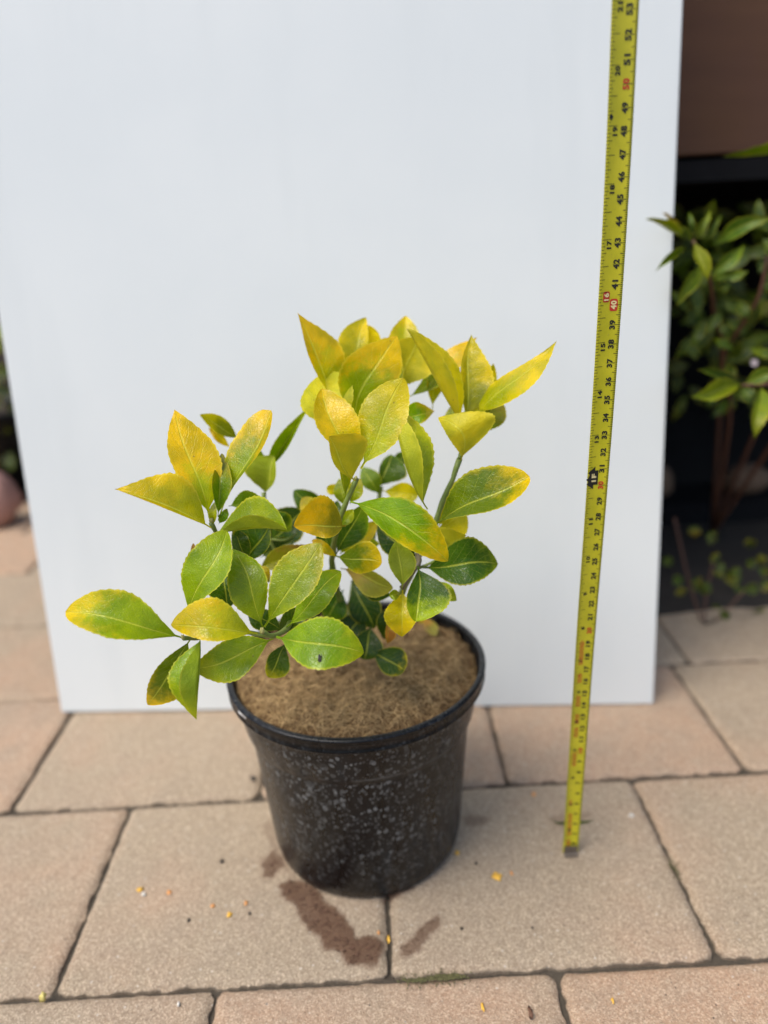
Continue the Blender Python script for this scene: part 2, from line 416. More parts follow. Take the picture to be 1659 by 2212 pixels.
for r in range(-2, 6):
    b0, b1 = r*PL, (r+1)*PL
    fine = 46 if r in (-1, 0, 1) else 8
    if r == 0: js = [row0[0]-2*PW, row0[0]-PW, row0[0], 0.0, row0[2], row0[2]+PW, row0[2]+2*PW, row0[2]+3*PW]
    elif r == -1: js = [rowm[0]-2*PW, rowm[0]-PW, rowm[0], rowm[1], rowm[1]+PW, rowm[1]+2*PW]
    elif r == 1: js = [row1[0]-2*PW, row1[0]-PW, row1[0], (row1[0]+row1[1])/2, row1[1], row1[2], row1[2]+PW, row1[2]+2*PW]
    else:
        o = (.03 if r % 2 else .11) + rr.uniform(-.01, .01)
        js = [o+k*PW for k in range(-6, 7)]
    for k in range(len(js)-1): paver(js[k], js[k+1], b0, b1, fine if abs(js[k]+PW/2) < .34 else 8)
po = obj('pavement', pvv, pvf, M_paver); tag(po, kind='structure')
at_ = po.data.attributes.new('pv', 'FLOAT_COLOR', 'POINT')
at_.data.foreach_set('color', [q for c in pvc for q in (*c, 1)])
st_ = po.data.attributes.new('st', 'FLOAT', 'POINT'); st_.data.foreach_set('value', [wet(v) for v in pvv])
# joint filling
jb = MB()
jn = 60
jvv = []; jff = []
for i in range(jn+1):
    for j in range(jn+1):
        a = -1.3+2.6*i/jn; b = -2.05*PL+(8.1*PL)*j/jn
        jvv.append(pv(a, b, -.0052+mnoise.noise(Vector((a*40, b*40, 0)))*.0012))
for i in range(jn):
    for j in range(jn):
        q = i*(jn+1)+j; jff.append((q, q+jn+1, q+jn+2, q+1))
tag(obj('joint_sand', jvv, jff, M_joint), kind='structure')

# =================================================================== BOARD
bl, br = onground(133, 1541), onground(1411, 1523)
bl.z = br.z = 0
bx = (br-bl).normalized(); bw = (br-bl).length
bn = Vector((bx.y, -bx.x, 0))                     # towards camera
# lean from the slope of the right edge
def edge_dir(p0, q):                              # upward direction of an edge from ground point p0 through picture point q, in board plane family
    return q
LEAN = R(7.2)
bup = (Vector((0, 0, 1))*math.cos(LEAN) - bn*math.sin(LEAN)).normalized()
BH = .841
print('BOARD', bl, br, bw)
mb, t, ns, ls, p = newmat('white_foam_board')
tc = ns.new('ShaderNodeTexCoord').outputs['Object']
nb_ = noise(ns, ls, tc, 6, 4)
mpb = ns.new('ShaderNodeMapping'); mpb.inputs['Scale'].default_value = (4, 4, .4); ls.new(tc, mpb.inputs[0])
sb_ = noise(ns, ls, mpb.outputs[0], 5, 4)
cb_ = mixc(ns, ls, ramp(ns, ls, nb_, (.3, .7)), (.68, .715, .705), (.71, .74, .725))
cb_ = mixc(ns, ls, ramp(ns, ls, sb_, (.5, .75, 0, .5)), cb_, (.65, .685, .675))
ls.new(cb_, p.inputs['Base Color']); p.inputs['Roughness'].default_value = .42
M_board = mb
bm = bmesh.new()
TH = .006
vs_ = []
for (a, b, c) in [(0, 0, 0), (bw, 0, 0), (bw, BH, 0), (0, BH, 0), (0, 0, TH), (bw, 0, TH), (bw, BH, TH), (0, BH, TH)]:
    vs_.append(bm.verts.new(bl + bx*a + bup*b - bn*c + Vector((0, 0, .0012))))
for f_ in [(0, 1, 2, 3), (5, 4, 7, 6), (4, 0, 3, 7), (1, 5, 6, 2), (3, 2, 6, 7), (4, 5, 1, 0)]: bm.faces.new([vs_[k] for k in f_])
bmesh.ops.bevel(bm, geom=list(bm.edges), offset=.0008, segments=2, affect='EDGES')
me = bpy.data.meshes.new('backdrop_board'); bm.to_mesh(me); bm.free(); me.materials.append(M_board)
bo = bpy.data.objects.new('backdrop_board', me); sc.collection.objects.link(bo)
tag(bo, 'large plain white board leaning back upright behind the potted shrub', 'board')

# =================================================================== BAY right (brown timber over a dark hollow)
M_brown = None
m, t, ns, ls, p = newmat('brown_timber')
tc = ns.new('ShaderNodeTexCoord').outputs['Object']
mp = ns.new('ShaderNodeMapping'); mp.inputs['Scale'].default_value = (.12, 1, 1); ls.new(tc, mp.inputs[0])
g1 = noise(ns, ls, mp.outputs[0], 60, 5); g2 = noise(ns, ls, tc, 5, 3)
c = mixc(ns, ls, g1, (.080, .040, .022), (.135, .068, .036)); c = mixc(ns, ls, ramp(ns, ls, g2, (.35, .7)), c, (.10, .05, .034))
ls.new(c, p.inputs['Base Color']); p.inputs['Roughness'].default_value = .8; p.inputs['Specular IOR Level'].default_value = .25
b = ns.new('ShaderNodeBump'); b.inputs['Strength'].default_value = .4; b.inputs['Distance'].default_value = .001
ls.new(g1, b.inputs['Height']); ls.new(b.outputs[0], p.inputs['Normal']); M_brown = m
M_dark = simple('hollow_shade_wood', (.008, .008, .009), .9, .3, 40, .4, .15)  # near-black colour carries the shade of the hollow
M_felt = simple('shed_felt', (.03, .03, .032), .9, .5, 200, .4)
YB = .80
hb = unproj(1570, 335, 1).z                       # elevation only
d_ = fwd + crt*((1570-CX)/FPX) - cup*((335-CY)/FPX); HB = CAMH + d_.z*(YB/d_.y)
print('HB', HB)
root = empty('timber_bay', (.9, YB, 0))
tag(root, 'brown timber cladding above a dark hollow at the right edge behind the board', 'shed')
bb = MB(); X0, X1 = .12, 1.9
k = 0; z = HB
while z < HB+.62:
    h = .205; bb.box(((X0+X1)/2, YB+.011, z+h/2), (X1-X0, .020+.001*(k % 2), h-.003)); z += h; k += 1
o = bb.build('cladding', M_brown, None, False); reparent(o, root)
md = o.modifiers.new('bevel', 'BEVEL'); md.width = .002; md.segments = 2
fl = MB(); fl.box(((X0+X1)/2, YB+.50, HB+.012), (X1-X0-.01, .94, .030)); o = fl.build('shade_deck', M_dark, None, False); reparent(o, root)  # unseen slab added so that the space below stays dark
fl = MB(); fl.box(((X0+X1)/2, YB+.96, HB/2+.005), (X1-X0, .02, HB+.022)); o = fl.build('shade_backing', M_dark, None, False); reparent(o, root)  # added backing sheet, closes the hollow and paints its darkness
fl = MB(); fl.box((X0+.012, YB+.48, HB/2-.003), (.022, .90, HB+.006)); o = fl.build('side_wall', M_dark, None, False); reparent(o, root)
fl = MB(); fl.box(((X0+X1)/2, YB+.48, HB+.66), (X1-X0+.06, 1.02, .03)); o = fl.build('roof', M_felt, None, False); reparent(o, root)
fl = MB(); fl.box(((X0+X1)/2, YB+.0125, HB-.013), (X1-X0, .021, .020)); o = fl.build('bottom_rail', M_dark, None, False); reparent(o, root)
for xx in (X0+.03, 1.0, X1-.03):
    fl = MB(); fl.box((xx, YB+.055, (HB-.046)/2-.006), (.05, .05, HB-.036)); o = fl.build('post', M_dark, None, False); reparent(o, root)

# =================================================================== POT
PC = onground(800, 1942); PC = Vector((PC.x, PC.y+.0690, 0))
# centre under the rim as measured
POTX = unproj(777, 1440, .5366).x
PC.x = (unproj(777, 1440, .5366).x + unproj(793, 1800, .60).x)/2
print('POT', PC, POTX)
pot = empty('plant_pot', PC)
tag(pot, 'round black plastic nursery pot with chalky white water spots standing on the pavers', 'pot')
RZ = .1475
prof = [(.062, .004), (.066, .0005), (.0685, .001), (.0705, .004), (.0722, .012), (.0800, .107), (.0806, .1092), (.0822, .1103), (.0834, .1118),
        (.0866, .1290), (.0878, .1350), (.0884, .1360), (.0900, .1368), (.0915, .1374), (.0919, .1382), (.0912, .1390), (.0911, .1440), (.0921, .1447), (.0923, .1462), (.0918, .1470), (.0900, .1474), (.0884, .1472), (.0879, .1462), (.0876, .1430), (.0858, .136), (.0835, .115)]
prof = [(r*1.004, z*1.04) for r, z in prof]
mb_ = MB(); mb_.lathe(prof[:10], n=128, wob=.002); bo_ = mb_.build('pot_wall', M_pot, pot)
mb_ = MB(); mb_.lathe(prof[9:], n=128, wob=.002); ri_ = mb_.build('rim', M_pot, pot)
mb_ = MB(); mb_.lathe([(.0695, .003), (.0695, .0045), (.0790, .107), (.0826, .114), (.0836, .116)], n=96, wob=.002)
mb_.lathe([(.0001, .006), (.0692, .006)], n=96); mb_.build('inner_wall', M_potplain, pot)
# white flecks that paint the bright highlights onto the rim, left
M_white = simple('white_highlight', (.75, .75, .74), .7, .3, 400, .15)
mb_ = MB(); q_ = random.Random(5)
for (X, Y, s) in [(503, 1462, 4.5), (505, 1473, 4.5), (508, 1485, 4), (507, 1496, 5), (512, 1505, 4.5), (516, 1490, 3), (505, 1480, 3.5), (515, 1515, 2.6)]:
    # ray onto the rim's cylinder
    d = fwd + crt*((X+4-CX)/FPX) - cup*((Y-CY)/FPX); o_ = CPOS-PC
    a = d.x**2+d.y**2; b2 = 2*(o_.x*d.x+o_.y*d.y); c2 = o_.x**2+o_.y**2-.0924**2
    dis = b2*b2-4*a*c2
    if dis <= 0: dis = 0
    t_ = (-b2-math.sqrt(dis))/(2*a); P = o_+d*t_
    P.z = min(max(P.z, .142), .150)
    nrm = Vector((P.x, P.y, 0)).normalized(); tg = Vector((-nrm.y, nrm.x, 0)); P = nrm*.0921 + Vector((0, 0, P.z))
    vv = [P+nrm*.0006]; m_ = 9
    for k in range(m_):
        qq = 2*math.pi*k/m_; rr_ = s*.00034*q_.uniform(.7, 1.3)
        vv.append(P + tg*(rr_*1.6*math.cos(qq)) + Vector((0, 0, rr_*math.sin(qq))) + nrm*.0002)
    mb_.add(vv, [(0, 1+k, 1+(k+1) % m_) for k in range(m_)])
mb_.build('rim_highlights', M_white, pot)

# =================================================================== COIR DISC
M_coir = simple('coir_mat', (.15, .078, .028), .95, .9, 350, .45)
disc = empty('mulch_disc', PC + Vector((0, 0, .1425)))
tag(disc, 'tan matted coconut fibre disc lying on the soil inside the black pot', 'mulch mat')
dv, df = [], []
nr, na_ = 46, 150
RD = .0850
def discz(x, y):
    r = math.hypot(x, y)/RD
    return .0030+.0075*(1-r**4) + mnoise.noise(Vector((x*45, y*45, 1)))*.0034 + mnoise.noise(Vector((x*120, y*120, 4)))*.0030
for i in range(nr+1):
    for k in range(na_):
        r = RD*i/nr*(1+.012*mnoise.noise(Vector((math.cos(k/na_*6.283)*6, math.sin(k/na_*6.283)*6, 0)))); q = 2*math.pi*k/na_
        x, y = r*math.cos(q), r*math.sin(q); dv.append((x, y, discz(x, y)))
for i in range(nr):
    for k in range(na_): df.append((i*na_+k, (i+1)*na_+k, (i+1)*na_+(k+1) % na_, i*na_+(k+1) % na_))
bs = len(dv)
for k in range(na_): q = 2*math.pi*k/na_; dv.append((RD*.985*math.cos(q), RD*.985*math.sin(q), -.004))
for k in range(na_): df.append((nr*na_+k, bs+k, bs+(k+1) % na_, nr*na_+(k+1) % na_))
obj('mat', dv, df, M_coir, disc)
m, t, ns, ls, p = newmat('coir_fibre')
at2 = ns.new('ShaderNodeAttribute'); at2.attribute_name = 'fc'
s = ns.new('ShaderNodeSeparateColor'); ls.new(at2.outputs['Color'], s.inputs[0])
c = mixc(ns, ls, s.outputs[0], (.13, .065, .02), (.82, .57, .26))
ls.new(c, p.inputs['Base Color']); p.inputs['Roughness'].default_value = .7; M_fib = m
fv, ff, fc = [], [], []
fr_ = random.Random(11)
for k in range(14000):
    r = RD*math.sqrt(fr_.random())*1.0; q = fr_.random()*2*math.pi
    x, y = r*math.cos(q), r*math.sin(q)
    edge = r > RD*.90
    if y > .03 and fr_.random() < .45: continue
    L = fr_.uniform(.006, .019) if fr_.random() < .93 else fr_.uniform(.018, .032); hd = fr_.random()*6.283
    curl = fr_.uniform(-1.4, 1.4)*(2.2 if fr_.random() < .2 else 1); lift = fr_.uniform(-.0003, .0013) if fr_.random() < .82 else fr_.uniform(.001, .0042)
    rad = fr_.uniform(.00007, .00015); cc = fr_.random()**1.5; cc = cc*(.55 if edge and fr_.random() < .6 else 1)
    if k > 13300 and y < .02: L *= 1.3; curl *= .4; cc = fr_.uniform(.7, 1); lift += .0012
    ns_ = 6; base = len(fv); px_, py_ = x, y
    for i in range(ns_+1):
        u = i/ns_
        z = discz(px_, py_) + .0002 + lift*math.sin(math.pi*min(1, u*1.0+.12)) 
        if math.hypot(px_, py_) > .0862:
            s_ = .0862/math.hypot(px_, py_); px_ *= s_; py_ *= s_
        dx, dy = math.cos(hd), math.sin(hd)
        for a in range(3):
            qa = a*2.094; fv.append((px_-dy*rad*math.cos(qa), py_+dx*rad*math.cos(qa), z+rad*math.sin(qa))); fc.append(cc)
        px_ += dx*L/ns_; py_ += dy*L/ns_; hd += curl/ns_
    for i in range(ns_):
        for a in range(3): ff.append((base+i*3+a, base+i*3+(a+1) % 3, base+(i+1)*3+(a+1) % 3, base+(i+1)*3+a))
fo = obj('fibres', fv, ff, M_fib, disc); fo['kind'] = 'stuff'
a_ = fo.data.attributes.new('fc', 'FLOAT_COLOR', 'POINT'); a_.data.foreach_set('color', [q for c in fc for q in (c, c, c, 1)])

# =================================================================== LEAVES
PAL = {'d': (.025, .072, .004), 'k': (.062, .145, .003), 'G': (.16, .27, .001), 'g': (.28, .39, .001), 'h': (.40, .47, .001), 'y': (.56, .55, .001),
       'Y': (.82, .66, .001), 'O': (.87, .58, .001), 'b': (.46, .24, .05), 'o': (.33, .30, .003), 'p': (.64, .50, .09)}
def leaf_mesh(name, mid, left, right, mat, under=False, ca='G', cb='Y', th=.8, tw=.5, pt=.9, teeth=15, nv=44, nu=6, seed=0, pet=.07, cup_=1.35, ser=.055, org=Vector((0, 0, 0))):
    """mid(t) -> 3-D point; left(t), right(t) -> 3-D offset vector of a full half width"""
    rs = random.Random(seed); verts = []; faces = []; uvs = []
    a = math.log(.5)/math.log(tw); ph = rs.random()*10
    W = nu*2+1
    cols = [-1, -.97, -.9] + [-.9+.9*i/(nu-2) for i in range(1, nu-2)] + [0]
    cols = cols + [-c for c in reversed(cols[:-1])]
    W = len(cols)
    wr1 = rs.uniform(.4, 1)
    for i in range(nv+1):
        t = i/nv
        tt = max(0, (t-pet)/(1-pet))
        s = math.sin(math.pi*min(1, tt**a)) if tt > 0 else 0
        pr = s**(.92 if tt < tw else pt*.85+.08) if s > 0 else 0
        pr = max(pr, .045*(1-.5*t) if t < .97 else .0)
        if t >= 1: pr = .004
        M = mid(t); Lf = left(t); Rt = right(t)
        for c in cols:
            e = abs(c)
            saw = ((tt*teeth + ph*(1 if c < 0 else 1.7)) % 1.0)
            k = ser*(saw-.35)*(1 if tt > .16 else 0)*min(1, (1-tt)*6)*(1 if e > .95 else .7 if e > .88 else 0)
            off, offz = (Lf if c < 0 else Rt)
            P = M + off*(e*(pr+k)) + offz*((e**cup_)*(pr+k))
            nrm = offz.normalized() if offz.length > 1e-9 else Vector((0, 0, 1))
            q = Vector((c*2.2+seed*3.1, t*7+ph, seed))
            wave = mnoise.noise(q)*.0011*e*wr1 + math.sin(tt*9+ph+(2 if c < 0 else 0))*.0006*e*e*min(1, (1-tt)*4)*min(1, tt*4)
            bend = mnoise.noise(Vector((c*5, t*14, seed*1.7)))*.00025
            P = P + (-fwd if mat is M_leaf else Vector((0, 0, 1)))*(wave+bend)
            verts.append(P-org); uvs.append((c, t))
    for i in range(nv):
        for j in range(W-1):
            q = i*W+j; f = (q, q+1, q+W+1, q+W)
            faces.append(f if not under else tuple(reversed(f)))
    o = obj(name, verts, faces, mat)
    me = o.data; ul = me.uv_layers.new(name='UVMap')
    ul.data.foreach_set('uv', [x for l in me.loops for x in uvs[l.vertex_index]])
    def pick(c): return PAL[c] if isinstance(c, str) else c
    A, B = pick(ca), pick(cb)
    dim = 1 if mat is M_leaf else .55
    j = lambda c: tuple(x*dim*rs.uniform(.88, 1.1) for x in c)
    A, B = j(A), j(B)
    n = len(me.vertices)
    x1 = me.attributes.new('ca', 'FLOAT_COLOR', 'POINT'); x1.data.foreach_set('color', [*A, 1]*n)
    x2 = me.attributes.new('cb', 'FLOAT_COLOR', 'POINT'); x2.data.foreach_set('color', [*B, th]*n)
    return o
_ls = [0]; WID = 1.09
def leaf(root, reg, base, tip, wl, wr, zb, zt, ca='G', cb='Y', th=.8, bow=0, sl=1, sr=1, under=False, tw=.5, pt=.9, zm=.004, mat=None, wt=.20, curl=0, cup_=1.12, label=None, pet=.07, nv=44):
    """picture-plane measures of a leaf turned into a real 3-D blade; z in centimetres from the lens plane.
       sl / sr: +1 the half rises towards the viewer, -1 falls away."""
    _ls[0] += 1; seed = _ls[0]
    a, b_, s = REG[reg]
    B = Vector(px(reg, *base)); T = Vector(px(reg, *tip)); wk = {'A': 1.32, 'B': 1.13, 'C': 1.22}.get(reg, 1.1); wl *= s*wk; wr *= s*wk; bow *= s
    zb /= 100; zt /= 100
    d = (T-B); Lp = d.length; d.normalize(); nl = Vector((d.y, -d.x))      # left of base->tip in the picture
    zz = (zb+zt)/2
    P0, P1 = unproj(B.x, B.y, zb), unproj(T.x, T.y, zt); L3 = (P1-P0).length
    nw = (crt*nl.x - cup*nl.y); rs = random.Random(seed*7+1); tws = rs.uniform(-.9, .9); sc1 = rs.uniform(-.028, .028)*Lp; kb = rs.uniform(-.0035, .006)
    def mid(t):
        q = B + (T-B)*t + nl*(bow*4*t*(1-t) + sc1*math.sin(6.283*t))
        z = zb+(zt-zb)*t - zm*4*t*(1-t) + (curl+kb*2.2)*max(0, t-.45)**2*4
        return unproj(q.x, q.y, z)
    def half(v, sg, side):
        W = L3*wt; vm = abs(v)*zz/FPX
        dz = math.sqrt(max(W*W-vm*vm, (.52*W)**2))*sg
        vec = nw*(side*v*zz/FPX); dzv = -fwd*dz
        return lambda t: (vec*(1-.12*abs(t-.5)*side*tws), dzv*(1+tws*side*(t-.4)*1.6))
    o = leaf_mesh('leaf', mid, half(wl, sl, 1), half(wr, sr, -1), mat or M_leaf, under, ca, cb, th, tw, pt, seed=seed, cup_=cup_, org=root.location, pet=pet, nv=nv)
    o.parent = root
    if label: o['label'] = label
    return o

plant = empty('shrub', PC + Vector((0, 0, .14)))
tag(plant, 'young yellow and green leaved shrub growing out of the black pot', 'shrub')
def L(*a, **k): return leaf(plant, *a, **k)

# ---- centre cluster, front
L('A', (428, 1030), (284, 775), 26, 140, 41.6, 40.2, 'y', 'O', .75, bow=18, sl=1, sr=1, tw=.52, wt=.26, under=True)
L('A', (410, 980), (240, 506), 66, 108, 42.4, 42.0, 'y', 'O', .45, bow=0, tw=.55, pt=.75)
L('A', (462, 960), (705, 443), 112, 98, 42.0, 42.2, 'y', 'Y', .5, bow=0, tw=.52, pt=.7, sl=-.6, sr=1)
L('A', (400, 800), (262, 412), 112, 120, 44.6, 44.5, 'h', 'Y', .62, bow=45, tw=.62, pt=.6, under=True, wt=.28)
L('A', (440, 760), (668, 205), 115, 118, 45.0, 43.4, 'h', 'Y', .6, bow=66, tw=.52, sl=1, sr=-.3, wt=.26)
L('A', (365, 640), (103, 75), 28, 118, 46.0, 44.6, 'y', 'O', .55, bow=10, tw=.5, pt=1.3, sl=1, sr=-1, wt=.24)
L('A', (430, 440), (492, 100), 82, 45, 47.5, 47.6, 'y', 'Y', .6, bow=18, tw=.5)
L('A', (480, 380), (508, 145), 110, 60, 48.6, 48.6, 'Y', 'O', .5, tw=.55, pt=.7)
L('A', (690, 440), (718, 90), 68, 70, 48.6, 48.6, 'y', 'O', .6, tw=.5, wt=.22)
L('A', (640, 540), (790, 225), 90, 118, 47.2, 46.8, 'y', 'Y', .6, under=True, tw=.6, pt=.6, wt=.28)
L('A', (720, 560), (1124, 213), 52, 52, 48.4, 46.0, 'g', 'O', .62, bow=-12, tw=.5, pt=1.2, sr=1, sl=-.4)
L('A', (590, 640), (650, 260), 85, 60, 46.6, 46.6, 'g', 'y', .8, tw=.5)
# ---- right cluster
L('A', (1040, 720), (723, 164), -60, 122, 44.6, 42.0, 'Y', 'Y', .7, bow=4, sl=1, sr=-1, tw=.45, pt=.8, wt=.22)
L('A', (1060, 690), (1090, 198), 34, 108, 45.0, 45.6, 'o', 'O', .55, bow=6, tw=.42, pt=1.15, sr=1, sl=.4)
L('A', (1125, 650), (1216, 362), 30, 32, 46.6, 46.8, 'o', 'O', .5, tw=.5)
L('A', (1112, 655), (1577, 232), 50, 68, 44.4, 41.8, 'y', 'Y', .45, bow=-8, tw=.36, pt=1.25, sl=-1, sr=1)
L('A', (1026, 915), (903, 668), 62, 150, 43.4, 41.6, 'y', 'Y', .22, bow=-78, tw=.46, under=True, wt=.3, cup_=1.8, pt=.8)
L('A', (1120, 780), (1238, 556), 20, 72, 46.4, 47.0, 'g', 'o', .6, tw=.55, pt=.6)
L('A', (1010, 800), (978, 600), 42, 40, 46.2, 46.6, 'g', 'y', .9, tw=.5)
L('A', (1060, 800), (1175, 560), 60, 60, 46.8, 46.8, 'g', 'y', .7, tw=.5)
# ---- folded leaf centre right
L('A', (838, 1192), (641, 620), -78, 142, 41.6, 41.0, 'h', 'y', .7, bow=34, sl=1, sr=-1, tw=.52, pt=.75, wt=.22)
L('A', (690, 680), (882, 632), 55, 40, 45.6, 45.0, 'g', 'O', .75, tw=.45, pt=1.2)
L('A', (880, 1288), (1422, 1004), 128, 58, 43.0, 40.6, 'G', 'O', .84, bow=14, tw=.52, pt=.6, sl=-.5, sr=1, zm=.008)
L('A', (400, 1148), (958, 1485), 104, 74, 40.8, 38.0, 'g', 'Y', .78, bow=45, tw=.48, pt=.65, zm=.012, sl=.7, sr=-.5)
L('A', (378, 1286), (82, 1285), 48, 132, 40.8, 39.6, 'o', 'O', .45, bow=0, tw=.36, pt=.75, sl=.5, sr=1, wt=.26)
L('A', (320, 1450), (480, 1160), 46, 72, 45.5, 45.0, 'k', 'G', .7, tw=.5)
L('A', (350, 1440), (565, 1250), 35, 42, 46.5, 46.0, 'g', 'Y', .4, tw=.5)
L('A', (898, 1295), (1008, 1030), 34, 34, 46.0, 45.4, 'y', 'Y', .4, tw=.45)
L('A', (880, 1310), (1060, 1208), 30, 84, 46.4, 45.8, 'y', 'Y', .5, tw=.6, pt=.7)
L('A', (925, 1440), (1062, 1337), 92, 14, 45.0, 44.0, 'o', 'Y', .3, tw=.36, pt=1.1, under=True)
L('A', (815, 1522), (1242, 1500), 112, 88, 44.6, 42.8, 'k', 'h', .98, bow=8, tw=.52, pt=.75, zm=.008)
L('A', (785, 1490), (556, 1282), 62, 62, 46.0, 45.2, 'd', 'k', .9, tw=.5)
# ---- low right
L('C', (800, 692), (765, 378), 60, 84, 42.4, 42.6, 'G', 'g', .9, bow=-8, tw=.52, under=True, wt=.24)
L('C', (900, 545), (893, 910), 168, 66, 42.8, 41.2, 'k', 'h', .72, bow=16, tw=.5, pt=.7, wt=.26)
L('C', (806, 702), (800, 1008), 74, 96, 43.4, 42.2, 'o', 'Y', .18, tw=.5, pt=.95, wt=.26)
L('C', (715, 860), (704, 1052), 44, 14, 45.6, 45.6, 'b', 'b', .5, tw=.6)
L('C', (1030, 640), (1158, 772), 34, 42, 43.6, 42.8, 'h', 'h', .8, tw=.5)
L('C', (795, 722), (716, 736), 30, 26, 43.0, 42.4, 'h', 'h', .5, tw=.5, pt=.6, wt=.3)
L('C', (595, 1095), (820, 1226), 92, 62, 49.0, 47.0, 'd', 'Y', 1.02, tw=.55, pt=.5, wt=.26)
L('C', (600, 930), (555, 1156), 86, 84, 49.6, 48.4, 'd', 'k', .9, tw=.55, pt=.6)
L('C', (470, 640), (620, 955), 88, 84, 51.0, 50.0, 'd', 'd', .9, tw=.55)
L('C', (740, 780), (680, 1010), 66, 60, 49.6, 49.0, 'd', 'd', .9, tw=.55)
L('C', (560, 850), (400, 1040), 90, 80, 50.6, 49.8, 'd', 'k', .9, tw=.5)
L('C', (365, 478), (670, 522), 96, 80, 44.2, 43.0, 'G', 'O', .66, tw=.55, pt=.6, sl=.8, sr=-.6)
L('C', (400, 560), (742, 692), 48, 82, 46.6, 45.4, 'b', 'o', .55, bow=6, tw=.55, pt=.7, under=True)
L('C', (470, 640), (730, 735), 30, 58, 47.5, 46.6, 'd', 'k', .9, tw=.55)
L('C', (388, 492), (214, 374), 26, 30, 44.6, 43.8, 'Y', 'O', .4, tw=.55, pt=.6)
L('C', (560, 400), (655, 400), 26, 18, 47.4, 47.4, 'g', 'y', .5, tw=.5)
# ---- front left clusters
L('C', (45, 945), (402, 578), 82, 84, 41.0, 40.4, 'g', 'h', .9, bow=6, tw=.55, pt=.65, sl=-.5, sr=1)
L('B', (1262, 1412), (1604, 903), 138, 104, 39.0, 38.6, 'g', 'y', .85, bow=0, tw=.55, pt=.8, sl=-.5, sr=1, zm=.006)
L('C', (-22, 1008), (552, 1112), 142, 122, 38.8, 37.4, 'g', 'y', .96, bow=6, tw=.46, pt=.7, sl=-.3, sr=.9, zm=.012, wt=.24)
L('B', (1252, 1415), (1064, 938), 112, 92, 40.4, 40.6, 'g', 'g', .9, bow=-22, tw=.5, sl=.9, sr=-.4)
L('B', (795, 1345), (1036, 828), 142, 106, 40.2, 39.6, 'g', 'h', .9, bow=2, tw=.52, pt=.65, sl=-.5, sr=1, zm=.006)
L('B', (1222, 1452), (695, 1398), 60, 158, 38.4, 37.2, 'y', 'O', .62, bow=-6, tw=.52, pt=.65, sl=1, sr=-.5, zm=.007, wt=.18)
L('B', (785, 1482), (58, 1318), 74, 150, 38.6, 37.0, 'h', 'Y', .82, bow=-18, tw=.55, pt=.6, sl=1, sr=-.4, zm=.008)
L('B', (1318, 1480), (830, 1665), 112, 100, 40.0, 39.2, 'g', 'h', .85, bow=20, tw=.5, pt=.8, sl=1, sr=-.4)
L('B', (1035, 1330), (1010, 1020), 95, 95, 42.0, 42.0, 'k', 'G', .9, tw=.5)
L('B', (1370, 1440), (1160, 1300), 60, 60, 42.6, 42.0, 'k', 'G', .9, tw=.5)
L('B', (820, 1475), (555, 1882), 122, 66, 39.8, 39.0, 'G', 'O', .88, bow=4, tw=.55, pt=.75, sl=-.4, sr=.8)
L('B', (874, 1462), (851, 1972), -92, 178, 38.6, 37.2, 'g', 'y', .8, bow=6, sl=1, sr=-1, tw=.5, pt=1.1, wt=.22)
L('B', (1400, 1500), (1284, 1716), 78, 54, 43.5, 43.5, 'k', 'y', .92, tw=.55, pt=.7)
L('B', (850, 1100), (831, 903), 22, 18, 42.5, 42.6, 'o', 'b', .6, tw=.5)
# ---- left upper cluster
L('B', (938, 815), (356, 578), 6, 176, 40.8, 38.6, 'y', 'Y', .55, bow=-24, tw=.45, pt=1.25, sl=1, sr=-.6, wt=.18)
L('B', (930, 755), (717, 97), 86, 148, 41.2, 41.2, 'y', 'O', .42, bow=2, tw=.5, pt=1.0, sl=.7, sr=-.7, zm=.006)
L('B', (985, 770), (1302, 100), 146, 44, 41.6, 41.2, 'g', 'O', .72, bow=-2, tw=.62, pt=.45, sl=-.8, sr=1, wt=.2)
L('B', (980, 745), (1003, 360), 28, 70, 41.2, 41.2, 'G', 'o', .75, tw=.5, pt=.7)
L('B', (948, 850), (1400, 828), 172, -72, 41.4, 39.4, 'g', 'h', .9, bow=20, tw=.52, pt=.75, sl=-1, sr=1, wt=.22)
L('B', (1135, 1040), (1290, 800), 138, 60, 43.6, 43.2, 'k', 'h', .95, tw=.5)
L('B', (1045, 680), (1256, 645), 66, 26, 44.0, 44.4, 'G', 'g', .9, tw=.5)
L('B', (950, 800), (962, 655), 26, 20, 41.3, 41.4, 'h', 'h', .9, tw=.5)
L('B', (985, 790), (1035, 695), 20, 30, 42.0, 42.0, 'G', 'g', .9, tw=.5)
L('B', (1060, 800), (1160, 1010), 60, 40, 43.0, 43.4, 'k', 'G', .9, tw=.5)
L('B', (1270, 470), (1536, 74), 36, 38, 48.5, 47.0, 'G', 'h', .8, tw=.4, pt=1.1)
L('B', (1258, 612), (1320, 372), 150, 36, 47.6, 46.8, 'g', 'g', .8, bow=-10, under=True, tw=.52, wt=.28)
L('B', (1232, 470), (1236, 342), 55, 28, 48.6, 48.6, 'g', 'h', .8, tw=.5)
L('B', (1270, 580), (1180, 420), 40, 40, 48.2, 47.5, 'g', 'h', .9, under=True, tw=.5)
L('B', (1110, 275), (870, 126), 34, 52, 47.4, 46.6, 'o', 'Y', .6, tw=.45, pt=.9)
L('B', (1060, 330), (922, 208), 22, 26, 48.2, 47.4, 'Y', 'O', .5, tw=.5)
